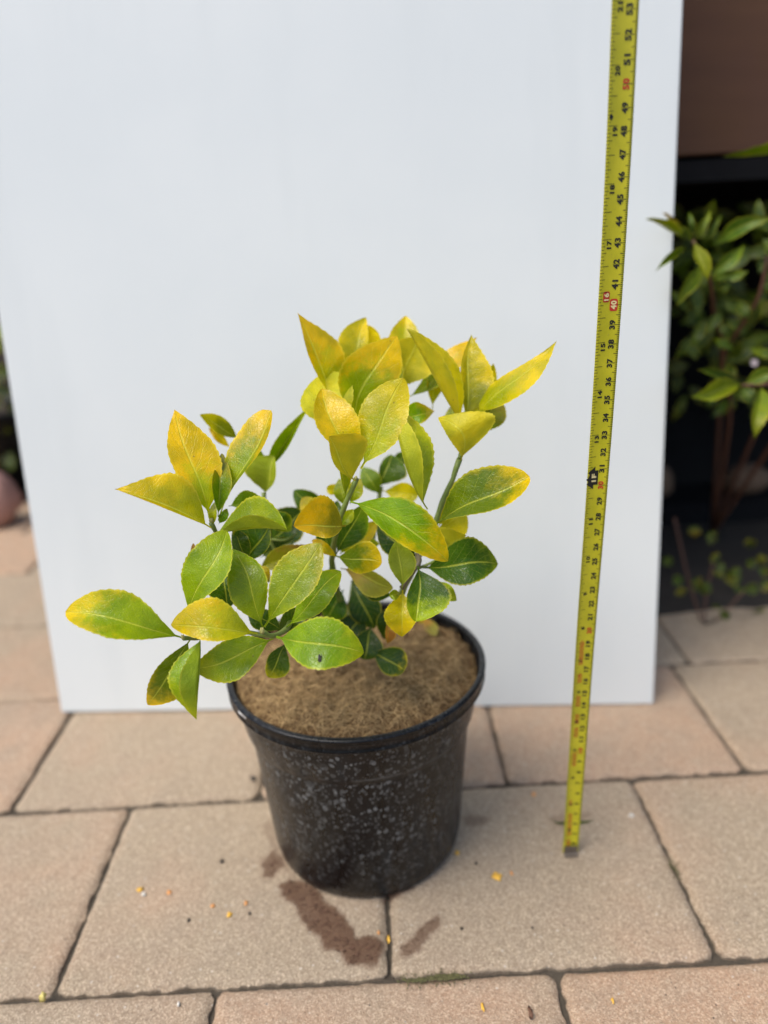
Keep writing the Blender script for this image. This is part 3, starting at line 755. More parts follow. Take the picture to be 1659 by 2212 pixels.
# ---- behind, blurred
L('B', (1640, 740), (1438, 586), 60, 60, 50.5, 50.0, 'k', 'k', .9, tw=.5, pt=.7)
L('B', (1530, 680), (1312, 880), 100, 100, 50.0, 49.2, 'd', 'k', .9, tw=.55)
L('B', (1620, 770), (1490, 630), 55, 50, 48.4, 48.0, 'Y', 'O', .2, tw=.55, pt=.6)
L('B', (1215, 1070), (1560, 925), 70, 66, 46.6, 46.0, 'o', 'b', .7, tw=.5)
L('B', (1300, 1150), (1222, 1040), 20, 40, 45.2, 44.6, 'p', 'Y', .3, tw=.5)
L('B', (1235, 990), (1450, 880), 50, 50, 49.2, 49.2, 'd', 'k', .9, tw=.5)
L('B', (1560, 1060), (1640, 1200), 60, 60, 47.0, 46.4, 'd', 'k', .9, tw=.5)
L('A', (560, 1075), (640, 880), 30, 92, 50.6, 51.0, 'k', 'G', .9, tw=.6, pt=.6)
L('A', (570, 1110), (470, 950), 40, 46, 50.4, 50.6, 'G', 'g', .9, tw=.5)
L('A', (585, 1085), (790, 1110), 45, 52, 50.0, 49.0, 'y', 'Y', .3, tw=.55, pt=.7)
L('A', (345, 1090), (268, 1068), 24, 24, 47.8, 47.4, 'Y', 'Y', .3, tw=.5, pt=.6)
L('A', (650, 950), (722, 862), 26, 30, 52, 52, 'k', 'G', .9, tw=.5)
L('A', (372, 1178), (340, 1015), 34, 26, 44.2, 44.6, 'g', 'h', .9, tw=.5)
L('A', (400, 1160), (462, 1015), 34, 34, 44.4, 44.6, 'h', 'y', .7, tw=.5)
L('A', (378, 1130), (332, 800), 8, 46, 42.6, 42.2, 'h', 'Y', .5, tw=.5, sl=1, sr=-1)
L('A', (340, 1300), (420, 1190), 32, 26, 44.0, 44.2, 'g', 'y', .6, tw=.5)
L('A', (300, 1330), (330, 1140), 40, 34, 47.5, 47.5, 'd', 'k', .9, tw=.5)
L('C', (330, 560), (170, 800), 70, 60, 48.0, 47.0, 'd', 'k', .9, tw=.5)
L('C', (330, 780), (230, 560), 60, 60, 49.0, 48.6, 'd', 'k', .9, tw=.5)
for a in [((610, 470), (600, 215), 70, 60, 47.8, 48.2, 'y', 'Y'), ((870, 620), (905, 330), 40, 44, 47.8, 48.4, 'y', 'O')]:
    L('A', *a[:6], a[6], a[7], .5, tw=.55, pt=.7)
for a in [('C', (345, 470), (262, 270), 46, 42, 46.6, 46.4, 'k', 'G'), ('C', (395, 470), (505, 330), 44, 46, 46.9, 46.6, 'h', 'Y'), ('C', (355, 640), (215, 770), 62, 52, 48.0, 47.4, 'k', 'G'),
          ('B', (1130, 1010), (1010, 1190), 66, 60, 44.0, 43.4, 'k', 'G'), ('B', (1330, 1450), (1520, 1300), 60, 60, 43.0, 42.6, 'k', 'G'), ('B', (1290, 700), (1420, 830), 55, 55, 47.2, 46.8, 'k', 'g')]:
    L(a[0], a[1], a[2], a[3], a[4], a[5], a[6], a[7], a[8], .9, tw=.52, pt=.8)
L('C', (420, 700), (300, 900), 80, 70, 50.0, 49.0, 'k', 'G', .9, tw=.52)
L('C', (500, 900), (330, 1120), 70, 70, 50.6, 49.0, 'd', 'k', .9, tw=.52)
NL = len([c for c in plant.children])
print('LEAVES', NL)

# ---- stems
def stem(pts, r0, r1, mat=None, name='stem', n=18):
    P = spline([at(rg, x, y, z/100) for rg, x, y, z in pts], n)
    P = [p_ + Vector((mnoise.noise(p_*90), mnoise.noise(p_*90+Vector((7, 0, 0))), 0))*.0006 for p_ in P]
    m_ = MB(); rad = [(r0+(r1-r0)*i/n)*(1.0+.22*(1 if i in (0, n) else 0)+.10*math.sin(i*2.1)) for i in range(n+1)]
    m_.tube(P, rad, 10); o = m_.build(name, mat or M_stem); reparent(o, plant); return o
SB = ('C', 470, 1010, 51.5)
stem([('A', 436, 1015, 42.0), ('A', 385, 1140, 42.6), ('A', 335, 1275, 43.4), ('A', 310, 1400, 45.0), ('C', 345, 560, 47.0), ('C', 400, 780, 49.5), SB], .0013, .0024)
stem([('A', 1024, 905, 43.6), ('A', 985, 1020, 43.8), ('A', 925, 1150, 44.0), ('A', 882, 1280, 44.2), ('C', 905, 490, 44.8), ('C', 850, 620, 45.2), ('C', 800, 720, 46), ('C', 770, 820, 48.5), ('C', 730, 930, 50.3), ('C', 690, 1000, 51.3)], .0015, .0024)
stem([('C', 905, 470, 44.6), ('C', 908, 530, 43.8), ('C', 850, 610, 43.8), ('C', 800, 690, 44.0)], .0017, .0014, M_wood)
stem([('A', 1052, 690, 44.9), ('A', 1040, 800, 44.2), ('A', 1024, 905, 43.6)], .0011, .0014)
stem([('C', 905, 560, 44.2), ('C', 960, 540, 44.2), ('C', 1020, 510, 44.0)], .0010, .0008)
stem([('B', 1250, 1440, 38.9), ('B', 1310, 1465, 39.4), ('B', 1390, 1430, 41.0), ('C', 110, 880, 44.0), ('C', 280, 900, 48), SB], .0012, .0022)
stem([('B', 775, 1478, 38.4), ('B', 850, 1478, 39.4), ('B', 950, 1460, 41.0), ('B', 1120, 1440, 41.6), ('B', 1300, 1465, 41.5), ('B', 1390, 1430, 41.4)], .0011, .0014)
stem([('B', 940, 785, 41.2), ('B', 985, 860, 42.2), ('B', 1060, 990, 43.6), ('B', 1120, 1130, 45.0), ('B', 1200, 1330, 47.0), ('C', 120, 960, 49), ('C', 300, 1020, 51), SB], .0012, .0021)
stem([('B', 1258, 600, 47.6), ('B', 1270, 720, 48.0), ('B', 1330, 960, 49.0), ('C', 190, 600, 50), ('C', 330, 860, 51.2), SB], .0013, .0020)
stem([('A', 575, 1060, 50.4), ('A', 560, 1180, 50.6), ('A', 520, 1400, 50.8), ('C', 480, 700, 51.2), SB], .0016, .0022)
stem([('C', 560, 1060, 50.2), ('C', 520, 1030, 51), SB], .0010, .0014)
stem([('C', 650, 1110, 49.0), ('C', 560, 1090, 50), SB], .0010, .0014)
stem([('B', 1270, 880, 47.5), ('B', 1380, 885, 47.6), ('B', 1450, 850, 48)], .0006, .0009)
stem([('C', 470, 1000, 51.5), ('C', 475, 1060, 51.8)], .0030, .0034, M_wood)
def bud(reg, x, y, z, r, mat=M_stem):
    m_ = MB(); c = at(reg, x, y, z/100)
    for k in range(3):
        q = random.random()*6.28; d = Vector((math.cos(q)*.35, math.sin(q)*.35, 1)).normalized()
        m_.tube([c - d*r*.6, c-d*r*.2, c + d*r*.5, c + d*r*1.3], [r*.5, r*.8, r*.6, r*.08], 8)
    o = m_.build('bud', mat); reparent(o, plant)
M_bud = stem_material('bud_scale', (.24, .22, .05), (.38, .36, .12))
bud('B', 940, 765, 41.0, .0018, M_bud); bud('B', 1248, 1438, 38.6, .0018, M_bud); bud('B', 768, 1474, 38.2, .0013, M_bud)
bud('A', 436, 1015, 41.8, .0012, M_bud); bud('C', 925, 470, 44.0, .0012, M_bud)

def fallen(x0, y0, x1, y1, w1, w2, ca, cb, label, hh=.152):
    e = empty('fallen_leaf', onground(*px('C', (x0+x1)/2, (y0+y1)/2), hh))
    z0 = (onground(*px('C', x0, y0), hh)-CPOS).dot(fwd)*100; z1 = (onground(*px('C', x1, y1), hh)-CPOS).dot(fwd)*100
    o = leaf(e, 'C', (x0, y0), (x1, y1), w1, w2, z0, z1, ca, cb, .5, zm=.002, wt=.22); o.name = 'blade'; tag(e, label, 'leaf')
fallen(940, 870, 1025, 1000, 34, 30, 'b', 'p', 'dry tan curled leaf lying on the coconut mat at the right rear of the pot')
fallen(880, 905, 960, 880, 20, 22, 'b', 'O', 'small yellowish fallen leaf on the mat beside the dry tan leaf')
# husk on the bright front leaf
m_ = MB(); hc = at('C', 262, 1150, .3655); hr = random.Random(2)
pts = []
for i in range(7):
    for k in range(8):
        th_ = math.pi*i/6; q = 2*math.pi*k/8
        s_ = .00115*(1+hr.uniform(-.35, .4))
        pts.append(hc + crt*(s_*math.sin(th_)*math.cos(q)*.75) + cup*(s_*math.cos(th_)*1.5) - fwd*(s_*math.sin(th_)*math.sin(q)*.7) + crt*(.0003*math.cos(th_)*-1))
m_.add(pts, [(i*8+k, i*8+(k+1) % 8, (i+1)*8+(k+1) % 8, (i+1)*8+k) for i in range(6) for k in range(8)])
m_.tube([hc+cup*.0006+crt*.0008, hc+cup*.0016+crt*.0011-fwd*.0004, hc+cup*.0022+crt*.0009], .00018, 5)
husk = m_.build('seed_husk', simple('husk', (.03, .025, .02), .6, .5, 900, .7), None, False)
tag(husk, 'tiny dark dried seed husk stuck on the bright green front leaf above the pot rim', 'seed husk')

# =================================================================== TAPE MEASURE
T0 = onground(1231, 1842); 
TS = [0, .1, .2, .3, .4, .47, .53]
TQ = [T0, unproj(1247, 1621, .5090), unproj(1265, 1362, .4662), unproj(1289, 1048, .4242), unproj(1316, 659, .3830), unproj(1334.7, 334, .3547), unproj(1349, 20.5, .3307)]
TD = [(TQ[min(i+1, 6)]-TQ[max(i-1, 0)])/(TS[min(i+1, 6)]-TS[max(i-1, 0)]) for i in range(7)]
def tcurve(s):
    if s >= .53: return TQ[6]+TD[6]*(s-.53)
    k = max(i for i in range(6) if TS[i] <= max(s, 0)); h = TS[k+1]-TS[k]; u = (s-TS[k])/h
    return TQ[k]*(2*u**3-3*u*u+1)+TD[k]*h*(u**3-2*u*u+u)+TQ[k+1]*(3*u*u-2*u**3)+TD[k+1]*h*(u**3-u*u)
tdir = (TQ[6]-T0).normalized()
wdir = (rt0 - tdir*rt0.dot(tdir)).normalized()
ndir = wdir.cross(tdir).normalized()
if ndir.dot(CPOS-T0) < 0: ndir = -ndir
TW = .0127
def tp(s, wf, off=0):                            # wf 0..1 from left to right edge
    c = (wf-.5)*2; wd = TW*(.91+.05*min(1, s/.4))
    return tcurve(s) + wdir*((wf-.5)*wd) + ndir*(.0011*c*c + off)
tape = empty('tape_measure', T0)
tag(tape, 'yellow steel tape measure blade with black and red numbers standing upright beside the pot', 'tape measure')
m, t, ns, ls, p = newmat('tape_yellow')
tc = ns.new('ShaderNodeTexCoord').outputs['Object']
n_ = noise(ns, ls, tc, 70, 4); n2_ = noise(ns, ls, tc, 900, 3)
c = mixc(ns, ls, ramp(ns, ls, n_, (.3, .7)), (.46, .43, .014), (.55, .50, .02))
c = mixc(ns, ls, ramp(ns, ls, n2_, (.64, .72, 0, .5)), c, (.28, .24, .05))
ls.new(c, p.inputs['Base Color']); p.inputs['Roughness'].default_value = .38; M_tape = m
M_ink = simple('tape_black_ink', (.012, .012, .010), .5); M_red = simple('tape_red_ink', (.48, .03, .015), .5)
M_paleink = simple('tape_pale_print', (.72, .62, .30), .5)
M_steel = simple('hook_steel', (.16, .13, .10), .45, .2, 300, .4); M_steel.node_tree.nodes['Principled BSDF'].inputs['Metallic'].default_value = .4
SMAX = .62
vv, fc_ = [], []
NS, NW = 124, 8
for i in range(NS+1):
    for j in range(NW+1): vv.append(tp(SMAX*i/NS+.002*(i == 0), j/NW, 0))
k0 = len(vv)
for i in range(NS+1):
    for j in range(NW+1): vv.append(tp(SMAX*i/NS+.002*(i == 0), j/NW, -.00025))
for i in range(NS):
    for j in range(NW):
        q = i*(NW+1)+j; fc_.append((q, q+1, q+NW+2, q+NW+1)); fc_.append((k0+q+1, k0+q, k0+q+NW+1, k0+q+NW+2))
for i in range(NS):
    q = i*(NW+1); fc_.append((q, q+NW+1, k0+q+NW+1, k0+q)); q += NW; fc_.append((q+NW+1, q, k0+q, k0+q+NW+1))
bl_ = obj('blade', vv, fc_, M_tape); reparent(bl_, tape)
ink, red, pale = MB(), MB(), MB(); badges = [MB(), MB()]
IO = .00012
def tick(s, w0, w1, th=.00030, mbx=None, off=IO):
    n = 4; v = []
    for i in range(n+1):
        wf = w0+(w1-w0)*i/n; v += [tp(s-th/2, wf, off), tp(s+th/2, wf, off)]
    (mbx or ink).add(v, [(2*i, 2*i+2, 2*i+3, 2*i+1) for i in range(n)])
for mm in range(8, 615):
    s_ = mm/1000
    l = .10 if mm % 5 else (.19 if mm % 10 else .24)
    tick(s_, 1-l, .995, .00022 if mm % 5 else .00028)
    if mm % 10 == 0: tick(s_, .53, .76, .00014)
i16 = .0254/16
for k in range(8, int(SMAX/i16)):
    s_ = k*i16
    l = .13 if k % 2 else (.18 if k % 4 else (.24 if k % 8 else (.37 if k % 16 else .42)))
    tick(s_, .005, l, .00026)
    if s_ < .3048: tick(s_+i16/2, .005, .09, .0002)
_fc = {}
def glyphs(txt, bold=.045):
    if txt in _fc: return _fc[txt]
    cu = bpy.data.curves.new('t', 'FONT'); cu.body = txt; cu.size = 1; cu.offset = bold; cu.resolution_u = 3; cu.space_character = 1.12
    ob = bpy.data.objects.new('t', cu); sc.collection.objects.link(ob)
    dg = bpy.context.evaluated_depsgraph_get(); me = bpy.data.meshes.new_from_object(ob.evaluated_get(dg))
    v = [q.co.copy() for q in me.vertices]; f = [tuple(q.vertices) for q in me.polygons]
    bpy.data.objects.remove(ob); bpy.data.curves.remove(cu); bpy.data.meshes.remove(me)
    x0, x1 = min(q.x for q in v), max(q.x for q in v); y0, y1 = min(q.y for q in v), max(q.y for q in v)
    v = [((q.x-x0), (q.y-y0)/(y1-y0)) for q in v]; r = (v, f, (x1-x0)/(y1-y0), (y1-y0))
    _fc[txt] = r; return r
def write(txt, s_c, wc, h, length, mbx, off=IO, anchor='c', gap=0):
    """reads upwards: text x runs along the blade, text top points to the left edge"""
    v, f, asp, hh = glyphs(txt); xm = max(q[0] for q in v)
    P = []
    for x, y in v:
        u = x/xm
        if gap: u = u + (gap if u > .5 else -gap)
        s_ = s_c + (u-.5)*length if anchor == 'c' else s_c - length + u*length
        P.append(tp(s_, wc - (y-.5)*h/TW, off))
    mbx.add(P, f)
def plate(s_, wc, hs, hw, mbx, off):
    v = [tp(s_, wc, off)]; m_ = 24
    for k in range(m_):
        q = 2*math.pi*k/m_; cx_, sy_ = math.cos(q), math.sin(q)
        ex = math.copysign(abs(cx_)**.4, cx_); ey = math.copysign(abs(sy_)**.4, sy_)
        v.append(tp(s_+hs*ex, wc+hw*ey/TW, off))
    mbx.add(v, [(0, 1+k, 1+(k+1) % m_) for k in range(m_)])
for cm in range(1, 62):
    txt = str(cm); ln = .0046 if cm > 9 else .0019
    if cm == 40:
        plate(.40, .68, .0031, .0021, badges[0], IO*.9); write(txt, .40, .68, .0030, .0044, pale, IO*2.2)
    else: write(txt, cm/100, .68, .0031, ln, red if cm % 10 == 0 else ink, IO*1.3, gap=.02 if cm > 9 else 0)
for inch in range(1, 25):
    s_ = inch*.0254
    if inch == 16:
        plate(s_-.0022, .35, .0027, .0018, badges[1], IO*.9); write('16', s_-.0022, .35, .0027, .0038, pale, IO*2.2)
    elif inch == 12:
        # black burst with 1F
        star = [(-.0085, 0.0), (-.0045, -.0016), (-.0050, -.0032), (-.001, -.0018), (.003, -.0034), (.0032, -.0016), (.0072, 0.0), (.0048, .0016), (.0052, .0024), (-.0052, .0024)]
        star = [(.0068, .0012), (.0034, -.0034), (.0040, -.0006), (.0006, -.0028), (-.0006, -.0044), (-.0030, -.0016), (-.0034, -.0040), (-.0070, .0006), (-.0044, .0006), (-.0044, .0032), (.0044, .0032), (.0044, .0012)]
        v = [tp(s_, .28, IO*1.1)]+[tp(s_+a, .28+b/TW, IO*1.1) for a, b in star]
        ink.add(v, [(0, 1+k, 1+(k+1) % len(star)) for k in range(len(star))])
        write('1F', s_, .33, .0028, .0050, pale, IO*2.4)
    else: write(str(inch), s_-.0004, .34, .0026, .0040 if inch > 9 else .0019, ink, IO*1.3, 'e')
# truss diamond
s_ = 19.2*.0254-.0012
ink.add([tp(s_-.0016, .16, IO*1.3), tp(s_, .16+.0011/TW, IO*1.3), tp(s_+.0016, .16, IO*1.3), tp(s_, .16-.0011/TW, IO*1.3)], [(0, 1, 2, 3)])
# small red print, illegible in the photograph: short broken strokes
q_ = random.Random(9)
for (a, b) in [(.1735, .192), (.159, .166), (.139, .148), (.124, .132), (.112, .120), (.086, .098), (.048, .053), (.018, .040), (.006, .014)]:
    for row in range(3 if b-a > .007 else 2):
        s_ = a
        while s_ < b:
            l = q_.uniform(.0007, .0016)
            wc = .24+.085*row
            v = [tp(s_, wc, IO), tp(s_, wc+.055, IO), tp(s_+l, wc+.055, IO), tp(s_+l, wc, IO)]; red.add(v, [(0, 1, 2, 3)]); s_ += l+q_.uniform(.0003, .0006)
for mbx, nm, mt in ((ink, 'black_print', M_ink), (red, 'red_print', M_red), (pale, 'pale_print', M_paleink), (badges[0], 'number_badge', M_red), (badges[1], 'number_badge', M_red)):
    o = mbx.build(nm, mt, None, False); o.parent = bl_
# end hook
hk = MB(); v = []
sec = [(-.42, .0), (.42, .0)]
for (s_, off) in [(.0085, .0006), (.0010, .0006), (.0002, .0010), (.0002, .0040), (.0012, .0040), (.0016, .0016), (.0020, .00115), (.0085, .00115)]:
    for wf in (.08, .92): v.append(tp(s_, wf, off))
m_ = len(v)//2
hk.add(v, [(2*i, 2*i+1, 2*((i+1) % m_)+1, 2*((i+1) % m_)) for i in range(m_)] + [tuple(2*i for i in reversed(range(m_))), tuple(2*i+1 for i in range(m_))])
for wf in (.33, .67):
    c_ = tp(.0055, wf, .0013); hk.tube([c_-ndir*.0003, c_+ndir*.0004, c_+ndir*.0006], [.0011, .0011, .0006], 10)
o = hk.build('end_hook', M_steel, None, False); reparent(o, tape)

# =================================================================== SPILLED SOIL, MOSS, CRUMBS
def blob(name, poly, mat, hgt, dens, grain, seed, sheet=True):
    """irregular patch given by picture outline points; a thin crumbly crust plus grains"""
    rs = random.Random(seed); P = [onground(x, y) for x, y in poly]
    P2 = [Vector((p_.x, p_.y)) for p_ in P]
    def inside(x, y):
        c = False; j = len(P2)-1
        for i in range(len(P2)):
            a, b = P2[i], P2[j]
            if (a.y > y) != (b.y > y) and x < (b.x-a.x)*(y-a.y)/(b.y-a.y)+a.x: c = not c
            j = i
        return c
    def edged(x, y):
        q = Vector((x, y)); best = 1
        for i in range(len(P2)):
            a, b = P2[i-1], P2[i]; ab = b-a; t_ = max(0, min(1, (q-a).dot(ab)/max(1e-12, ab.length_squared)))
            best = min(best, (a+ab*t_-q).length)
        return best
    x0, x1 = min(p_.x for p_ in P2), max(p_.x for p_ in P2); y0, y1 = min(p_.y for p_ in P2), max(p_.y for p_ in P2)
    step = .0012; vmap = {}; V = []; F = []
    def vert(i, j):
        if (i, j) in vmap: return vmap[(i, j)]
        x, y = x0+i*step, y0+j*step
        inn = inside(x, y); e = edged(x, y)
        h = .0004 + (hgt*min(1, e/.006)*(.6+.8*abs(mnoise.noise(Vector((x*180, y*180, seed))))) if inn else -.0035*min(1, e/.002))
        x += mnoise.noise(Vector((x*300, y*300, 5)))*.0008; y += mnoise.noise(Vector((x*300, y*300, 9)))*.0008
        V.append((x, y, h)); vmap[(i, j)] = len(V)-1; return len(V)-1
    if sheet:
        for i in range(int((x1-x0)/step)+1):
            for j in range(int((y1-y0)/step)+1):
                cx_, cy_ = x0+(i+.5)*step, y0+(j+.5)*step
                if inside(cx_, cy_) and mnoise.noise(Vector((cx_*260, cy_*260, seed+3))) > .30+.6*max(0, 1-edged(cx_, cy_)/.005):
                    F.append((vert(i, j), vert(i+1, j), vert(i+1, j+1), vert(i, j+1)))
    m_ = MB(); m_.add(V, F)
    k = 0; tries = 0
    while k < dens and tries < dens*30:
        tries += 1
        x, y = rs.uniform(x0-.004, x1+.004), rs.uniform(y0-.004, y1+.004)
        if not inside(x, y) and not (edged(x, y) < .004 and rs.random() < .05): continue
        r = grain*rs.uniform(.4, 1.5); z = (hgt*.8 if sheet and inside(x, y) else 0)+r*.3; v = []
        for d_ in ((1, 0, 0), (-1, 0, 0), (0, 1, 0), (0, -1, 0), (0, 0, 1), (0, 0, -1)):
            v.append((x+d_[0]*r*rs.uniform(.6, 1.2), y+d_[1]*r*rs.uniform(.6, 1.2), z+d_[2]*r*rs.uniform(.5, 1)))
        m_.add(v, [(0, 2, 4), (2, 1, 4), (1, 3, 4), (3, 0, 4), (2, 0, 5), (1, 2, 5), (3, 1, 5), (0, 3, 5)]); k += 1
    return m_.build(name, mat)
o = blob('spilled_soil', [(604, 1912), (625, 1900), (660, 1905), (690, 1925), (705, 1955), (735, 1970), (755, 1995), (770, 2025), (800, 2020), (826, 2035), (824, 2060), (812, 2085), (780, 2090), (750, 2080), (735, 2060), (705, 2050), (690, 2020), (670, 2010), (650, 1985), (640, 1955), (615, 1940)], M_spill, .0006, 420, .0005, 1)
tag(o, 'largest smear of damp brown soil on the pavers below the front left of the pot', 'spilled soil', kind='stuff')
o = blob('spilled_soil', [(866, 2045), (885, 2035), (905, 2010), (925, 1990), (945, 1980), (957, 1990), (940, 2010), (920, 2030), (900, 2055), (880, 2068), (866, 2065)], M_spill, .0005, 120, .0004, 2)
tag(o, 'small slanting smear of brown soil on the paver right of the short joint', 'spilled soil', kind='stuff')
o = blob('spilled_soil', [(575, 1848), (590, 1840), (608, 1850), (612, 1868), (600, 1878), (588, 1895), (570, 1890), (566, 1868)], M_spill, .0005, 90, .0004, 3)
tag(o, 'round patch of brown soil against the lower left side of the pot', 'spilled soil', kind='stuff')
o = blob('spilled_soil', [(1003, 1765), (1030, 1760), (1055, 1768), (1050, 1780), (1020, 1786), (1003, 1780)], simple('dry_stain_soil', (.20, .15, .105), .95, .5, 400, .4), .0004, 60, .0004, 4)
tag(o, 'faint oval smudge of soil on the paver right of the pot', 'spilled soil', kind='stuff')
o = blob('spilled_soil', [(838, 1925), (885, 1908), (890, 1915), (850, 1938), (833, 1940)], M_spill, .0012, 120, .0006, 7)
tag(o, 'narrow dark heap of soil tucked under the front right foot of the pot', 'spilled soil', kind='stuff')
o = blob('moss', [(868, 2117), (920, 2113), (945, 2107), (985, 2105), (1010, 2108), (1003, 2115), (965, 2118), (930, 2120), (880, 2124)], M_moss, .0005, 700, .0006, 5)
tag(o, 'green moss growing in the long joint below the pot', 'moss', kind='stuff')
o = blob('moss', [(1441, 1858), (1452, 1858), (1468, 1885), (1474, 1902), (1466, 1902), (1448, 1878)], M_moss, .0004, 110, .0005, 6)
tag(o, 'little strip of dark green moss in the slanting joint on the right', 'moss', kind='stuff')

M_petal = simple('orange_petal', (.74, .42, .05), .6, .3, 400, .2); M_petal2 = simple('deep_orange_petal', (.66, .30, .09), .6, .3, 400, .2)
M_pebble = simple('grit', (.62, .58, .5), .8, .5, 400, .2); M_dk = simple('dark_crumb', (.04, .03, .022), .9, .5, 400, .5); M_husk2 = simple('pale_seed', (.62, .52, .16), .7, .4, 500, .2)
def crumb(name, x, y, w_, h_, mat, seed, hz=.0004, curl=.0004):
    rs = random.Random(seed); c = onground(x, y); sc_ = (c-CPOS).dot(fwd)/FPX; m_ = MB(); n = 12
    th_ = rs.random()*3.1; v = []
    for lay in (1, 0):
        for i in range(n):
            q = 2*math.pi*i/n; r = rs.uniform(.4, 1.25)
            ex, ey = math.cos(q)*w_*sc_*.45*r, math.sin(q)*h_*sc_*.75*r
            v.append((ex, ey, lay*hz + .0002+curl*math.cos(2*q+th_)*lay))
    v.append((0, 0, hz*1.3+.0002))
    f = [(i, (i+1) % n, 2*n) for i in range(n)] + [(n+i, n+(i+1) % n, (i+1) % n, i) for i in range(n)] + [tuple(range(2*n-1, n-1, -1))]
    m_.add(v, f); o = m_.build(name, mat); o.location = (c.x, c.y, .0002); return o
for i, (x, y, w_, h_, mm_, lb) in enumerate([
    (303, 1923, 17, 8, 0, 'farthest left orange petal scrap on the big paver left of the pot'),
    (366, 1929, 11, 11, 1, 'second orange petal scrap from the left on the big paver'),
    (459, 1958, 12, 7, 1, 'orange petal scrap just left of the brightest yellow crumb left of the pot'),
    (495, 1977, 14, 10, 0, 'brightest yellow petal crumb on the paver left of the soil smear'),
    (531, 1952, 8, 9, 1, 'faint orange speck between the yellow crumb and the soil smear'),
    (1073, 1895, 24, 17, 0, 'largest orange petal scrap on the paver right of the pot'),
    (1105, 1887, 8, 7, 1, 'small orange speck just right of the largest petal scrap'),
    (988, 1843, 11, 10, 0, 'orange petal scrap touching the right foot of the pot'),
    (1154, 1717, 12, 10, 1, 'pale orange petal speck between the pot and the tape'),
    (840, 2030, 8, 16, 0, 'yellow petal lying inside the short joint below the pot'),
    (1043, 2176, 8, 14, 0, 'curled yellow petal on the nearest paver below the moss'),
    (1323, 2162, 8, 11, 0, 'curled yellow petal on the nearest paver at the right'),
    (818, 2015, 6, 8, 1, 'orange speck lying on the large soil smear')]):
    o = crumb('petal_scrap', x, y, w_, h_, (M_petal, M_petal2)[mm_], 20+i); tag(o, lb, 'petal', 'orange petal scraps on the pavers')
o = crumb('seed', 94, 2158, 15, 11, M_husk2, 50, .0035, 0); tag(o, 'round pale yellow seed in the joint at the bottom left', 'seed')
o = crumb('dead_leaf_scrap', 1146, 2190, 12, 20, simple('dead_leaf', (.14, .07, .04), .8, .5, 300, .3), 51, .0008, .001); tag(o, 'brown withered leaf scrap on the nearest paver at the bottom', 'leaf scrap')
for i, (x, y, w_, h_, lb) in enumerate([
    (480, 1862, 12, 10, 'dark brown crumb alone on the paver left of the pot foot'), (539, 1975, 7, 6, 'dark crumb near the yellow petal crumb left of the smear'),
    (1028, 1867, 8, 6, 'small black crumb right of the pot foot'), (997, 2007, 9, 5, 'small dark crumb right of the slanting soil smear'),
    (548, 1682, 16, 12, 'dark crumb behind the left side of the pot'), (408, 1989, 8, 6, 'dark crumb on the left paver below the yellow crumb'),
    (1150, 2006, 6, 5, 'tiny dark crumb at the middle of the right paver')]):
    o = crumb('soil_crumb', x, y, w_, h_, M_dk, 70+i, .0007, 0); tag(o, lb, 'crumb', 'dark crumbs on the pavers')
for i, (x, y, w_, h_, lb) in enumerate([
    (1364, 1764, 15, 9, 'whitish grit chip on the paver right of the tape'), (311, 1934, 12, 6, 'white chip beside the leftmost orange petal scrap'),
    (386, 2172, 7, 7, 'tiny white chip on the lower left paver'), (1221, 1831, 8, 6, 'pale chip at the foot of the tape')]):
    o = crumb('stone_chip', x, y, w_, h_, M_pebble, 90+i, .0012, 0); tag(o, lb, 'chip', 'pale stone chips on the pavers')
# weed sprig behind the tape foot
wd = empty('weed', onground(1262, 1762)); tag(wd, 'tiny olive weed lying on the paver behind the tape', 'weed')
leaf(wd, 'D', (1235, 1765), (1283, 1758), 7, 6, 58.0, 57.6, 'k', 'k', .9, wt=.12, mat=M_bgleaf, zm=.001)
leaf(wd, 'D', (1240, 1766), (1188, 1775), 6, 6, 58.0, 57.4, 'd', 'k', .9, wt=.12, mat=M_bgleaf, zm=.001)
for c_ in wd.children:                            # rest on the paver
    zmin = min((v.co.z for v in c_.data.vertices)); 
    for v in c_.data.vertices: v.co.z = (v.co.z-zmin)*.3 + .0003

# =================================================================== BACKGROUND SHRUB, right
def simple_pot(name, loc, r, h, label):
    e = empty(name, loc); m_ = MB()
    m_.lathe([(r*.74, .002), (r*.78, .006), (r*.93, h*.86), (r*.96, h*.88)], n=64); m_.build('pot_wall', M_potplain, e)
    m_ = MB(); m_.lathe([(r*.96, h*.88), (r, h*.885), (r*1.01, h*.99), (r*.985, h), (r*.955, h*.99), (r*.93, h*.8)], n=64); m_.build('rim', M_potplain, e)
    m_ = MB(); m_.lathe([(.0005, h*.9), (r*.5, h*.895), (r*.93, h*.88)], n=48); m_.build('soil', M_soil, e)
    tag(e, label, 'pot'); return e
q_ = unproj(1600, 1150, .98)
RP = Vector((q_.x, .98, 0))
bv, bf = [], []
for i in range(61):
    for k in range(31):
        x = .20+1.6*i/60; y = .775+.97*k/30+(.012*mnoise.noise(Vector((x*14, 0, 3))) if k == 0 else 0)
        bv.append((x, y, (-.004 if k == 0 else .010+.006*mnoise.noise(Vector((x*30, y*30, 2)))+.004*mnoise.noise(Vector((x*90, y*90, 2))))))
for i in range(60):
    for k in range(30):
        q = i*31+k; bf.append((q, q+31, q+32, q+1))
tag(obj('planting_bed', bv, bf, simple('black_bed_soil', (.022, .018, .014), .95, .8, 90, .5)), kind='structure')
bush = empty('bush', RP+Vector((0, 0, .012)))
tag(bush, 'green pointed leaved bush with reddish stems at the right beside the white board', 'bush')
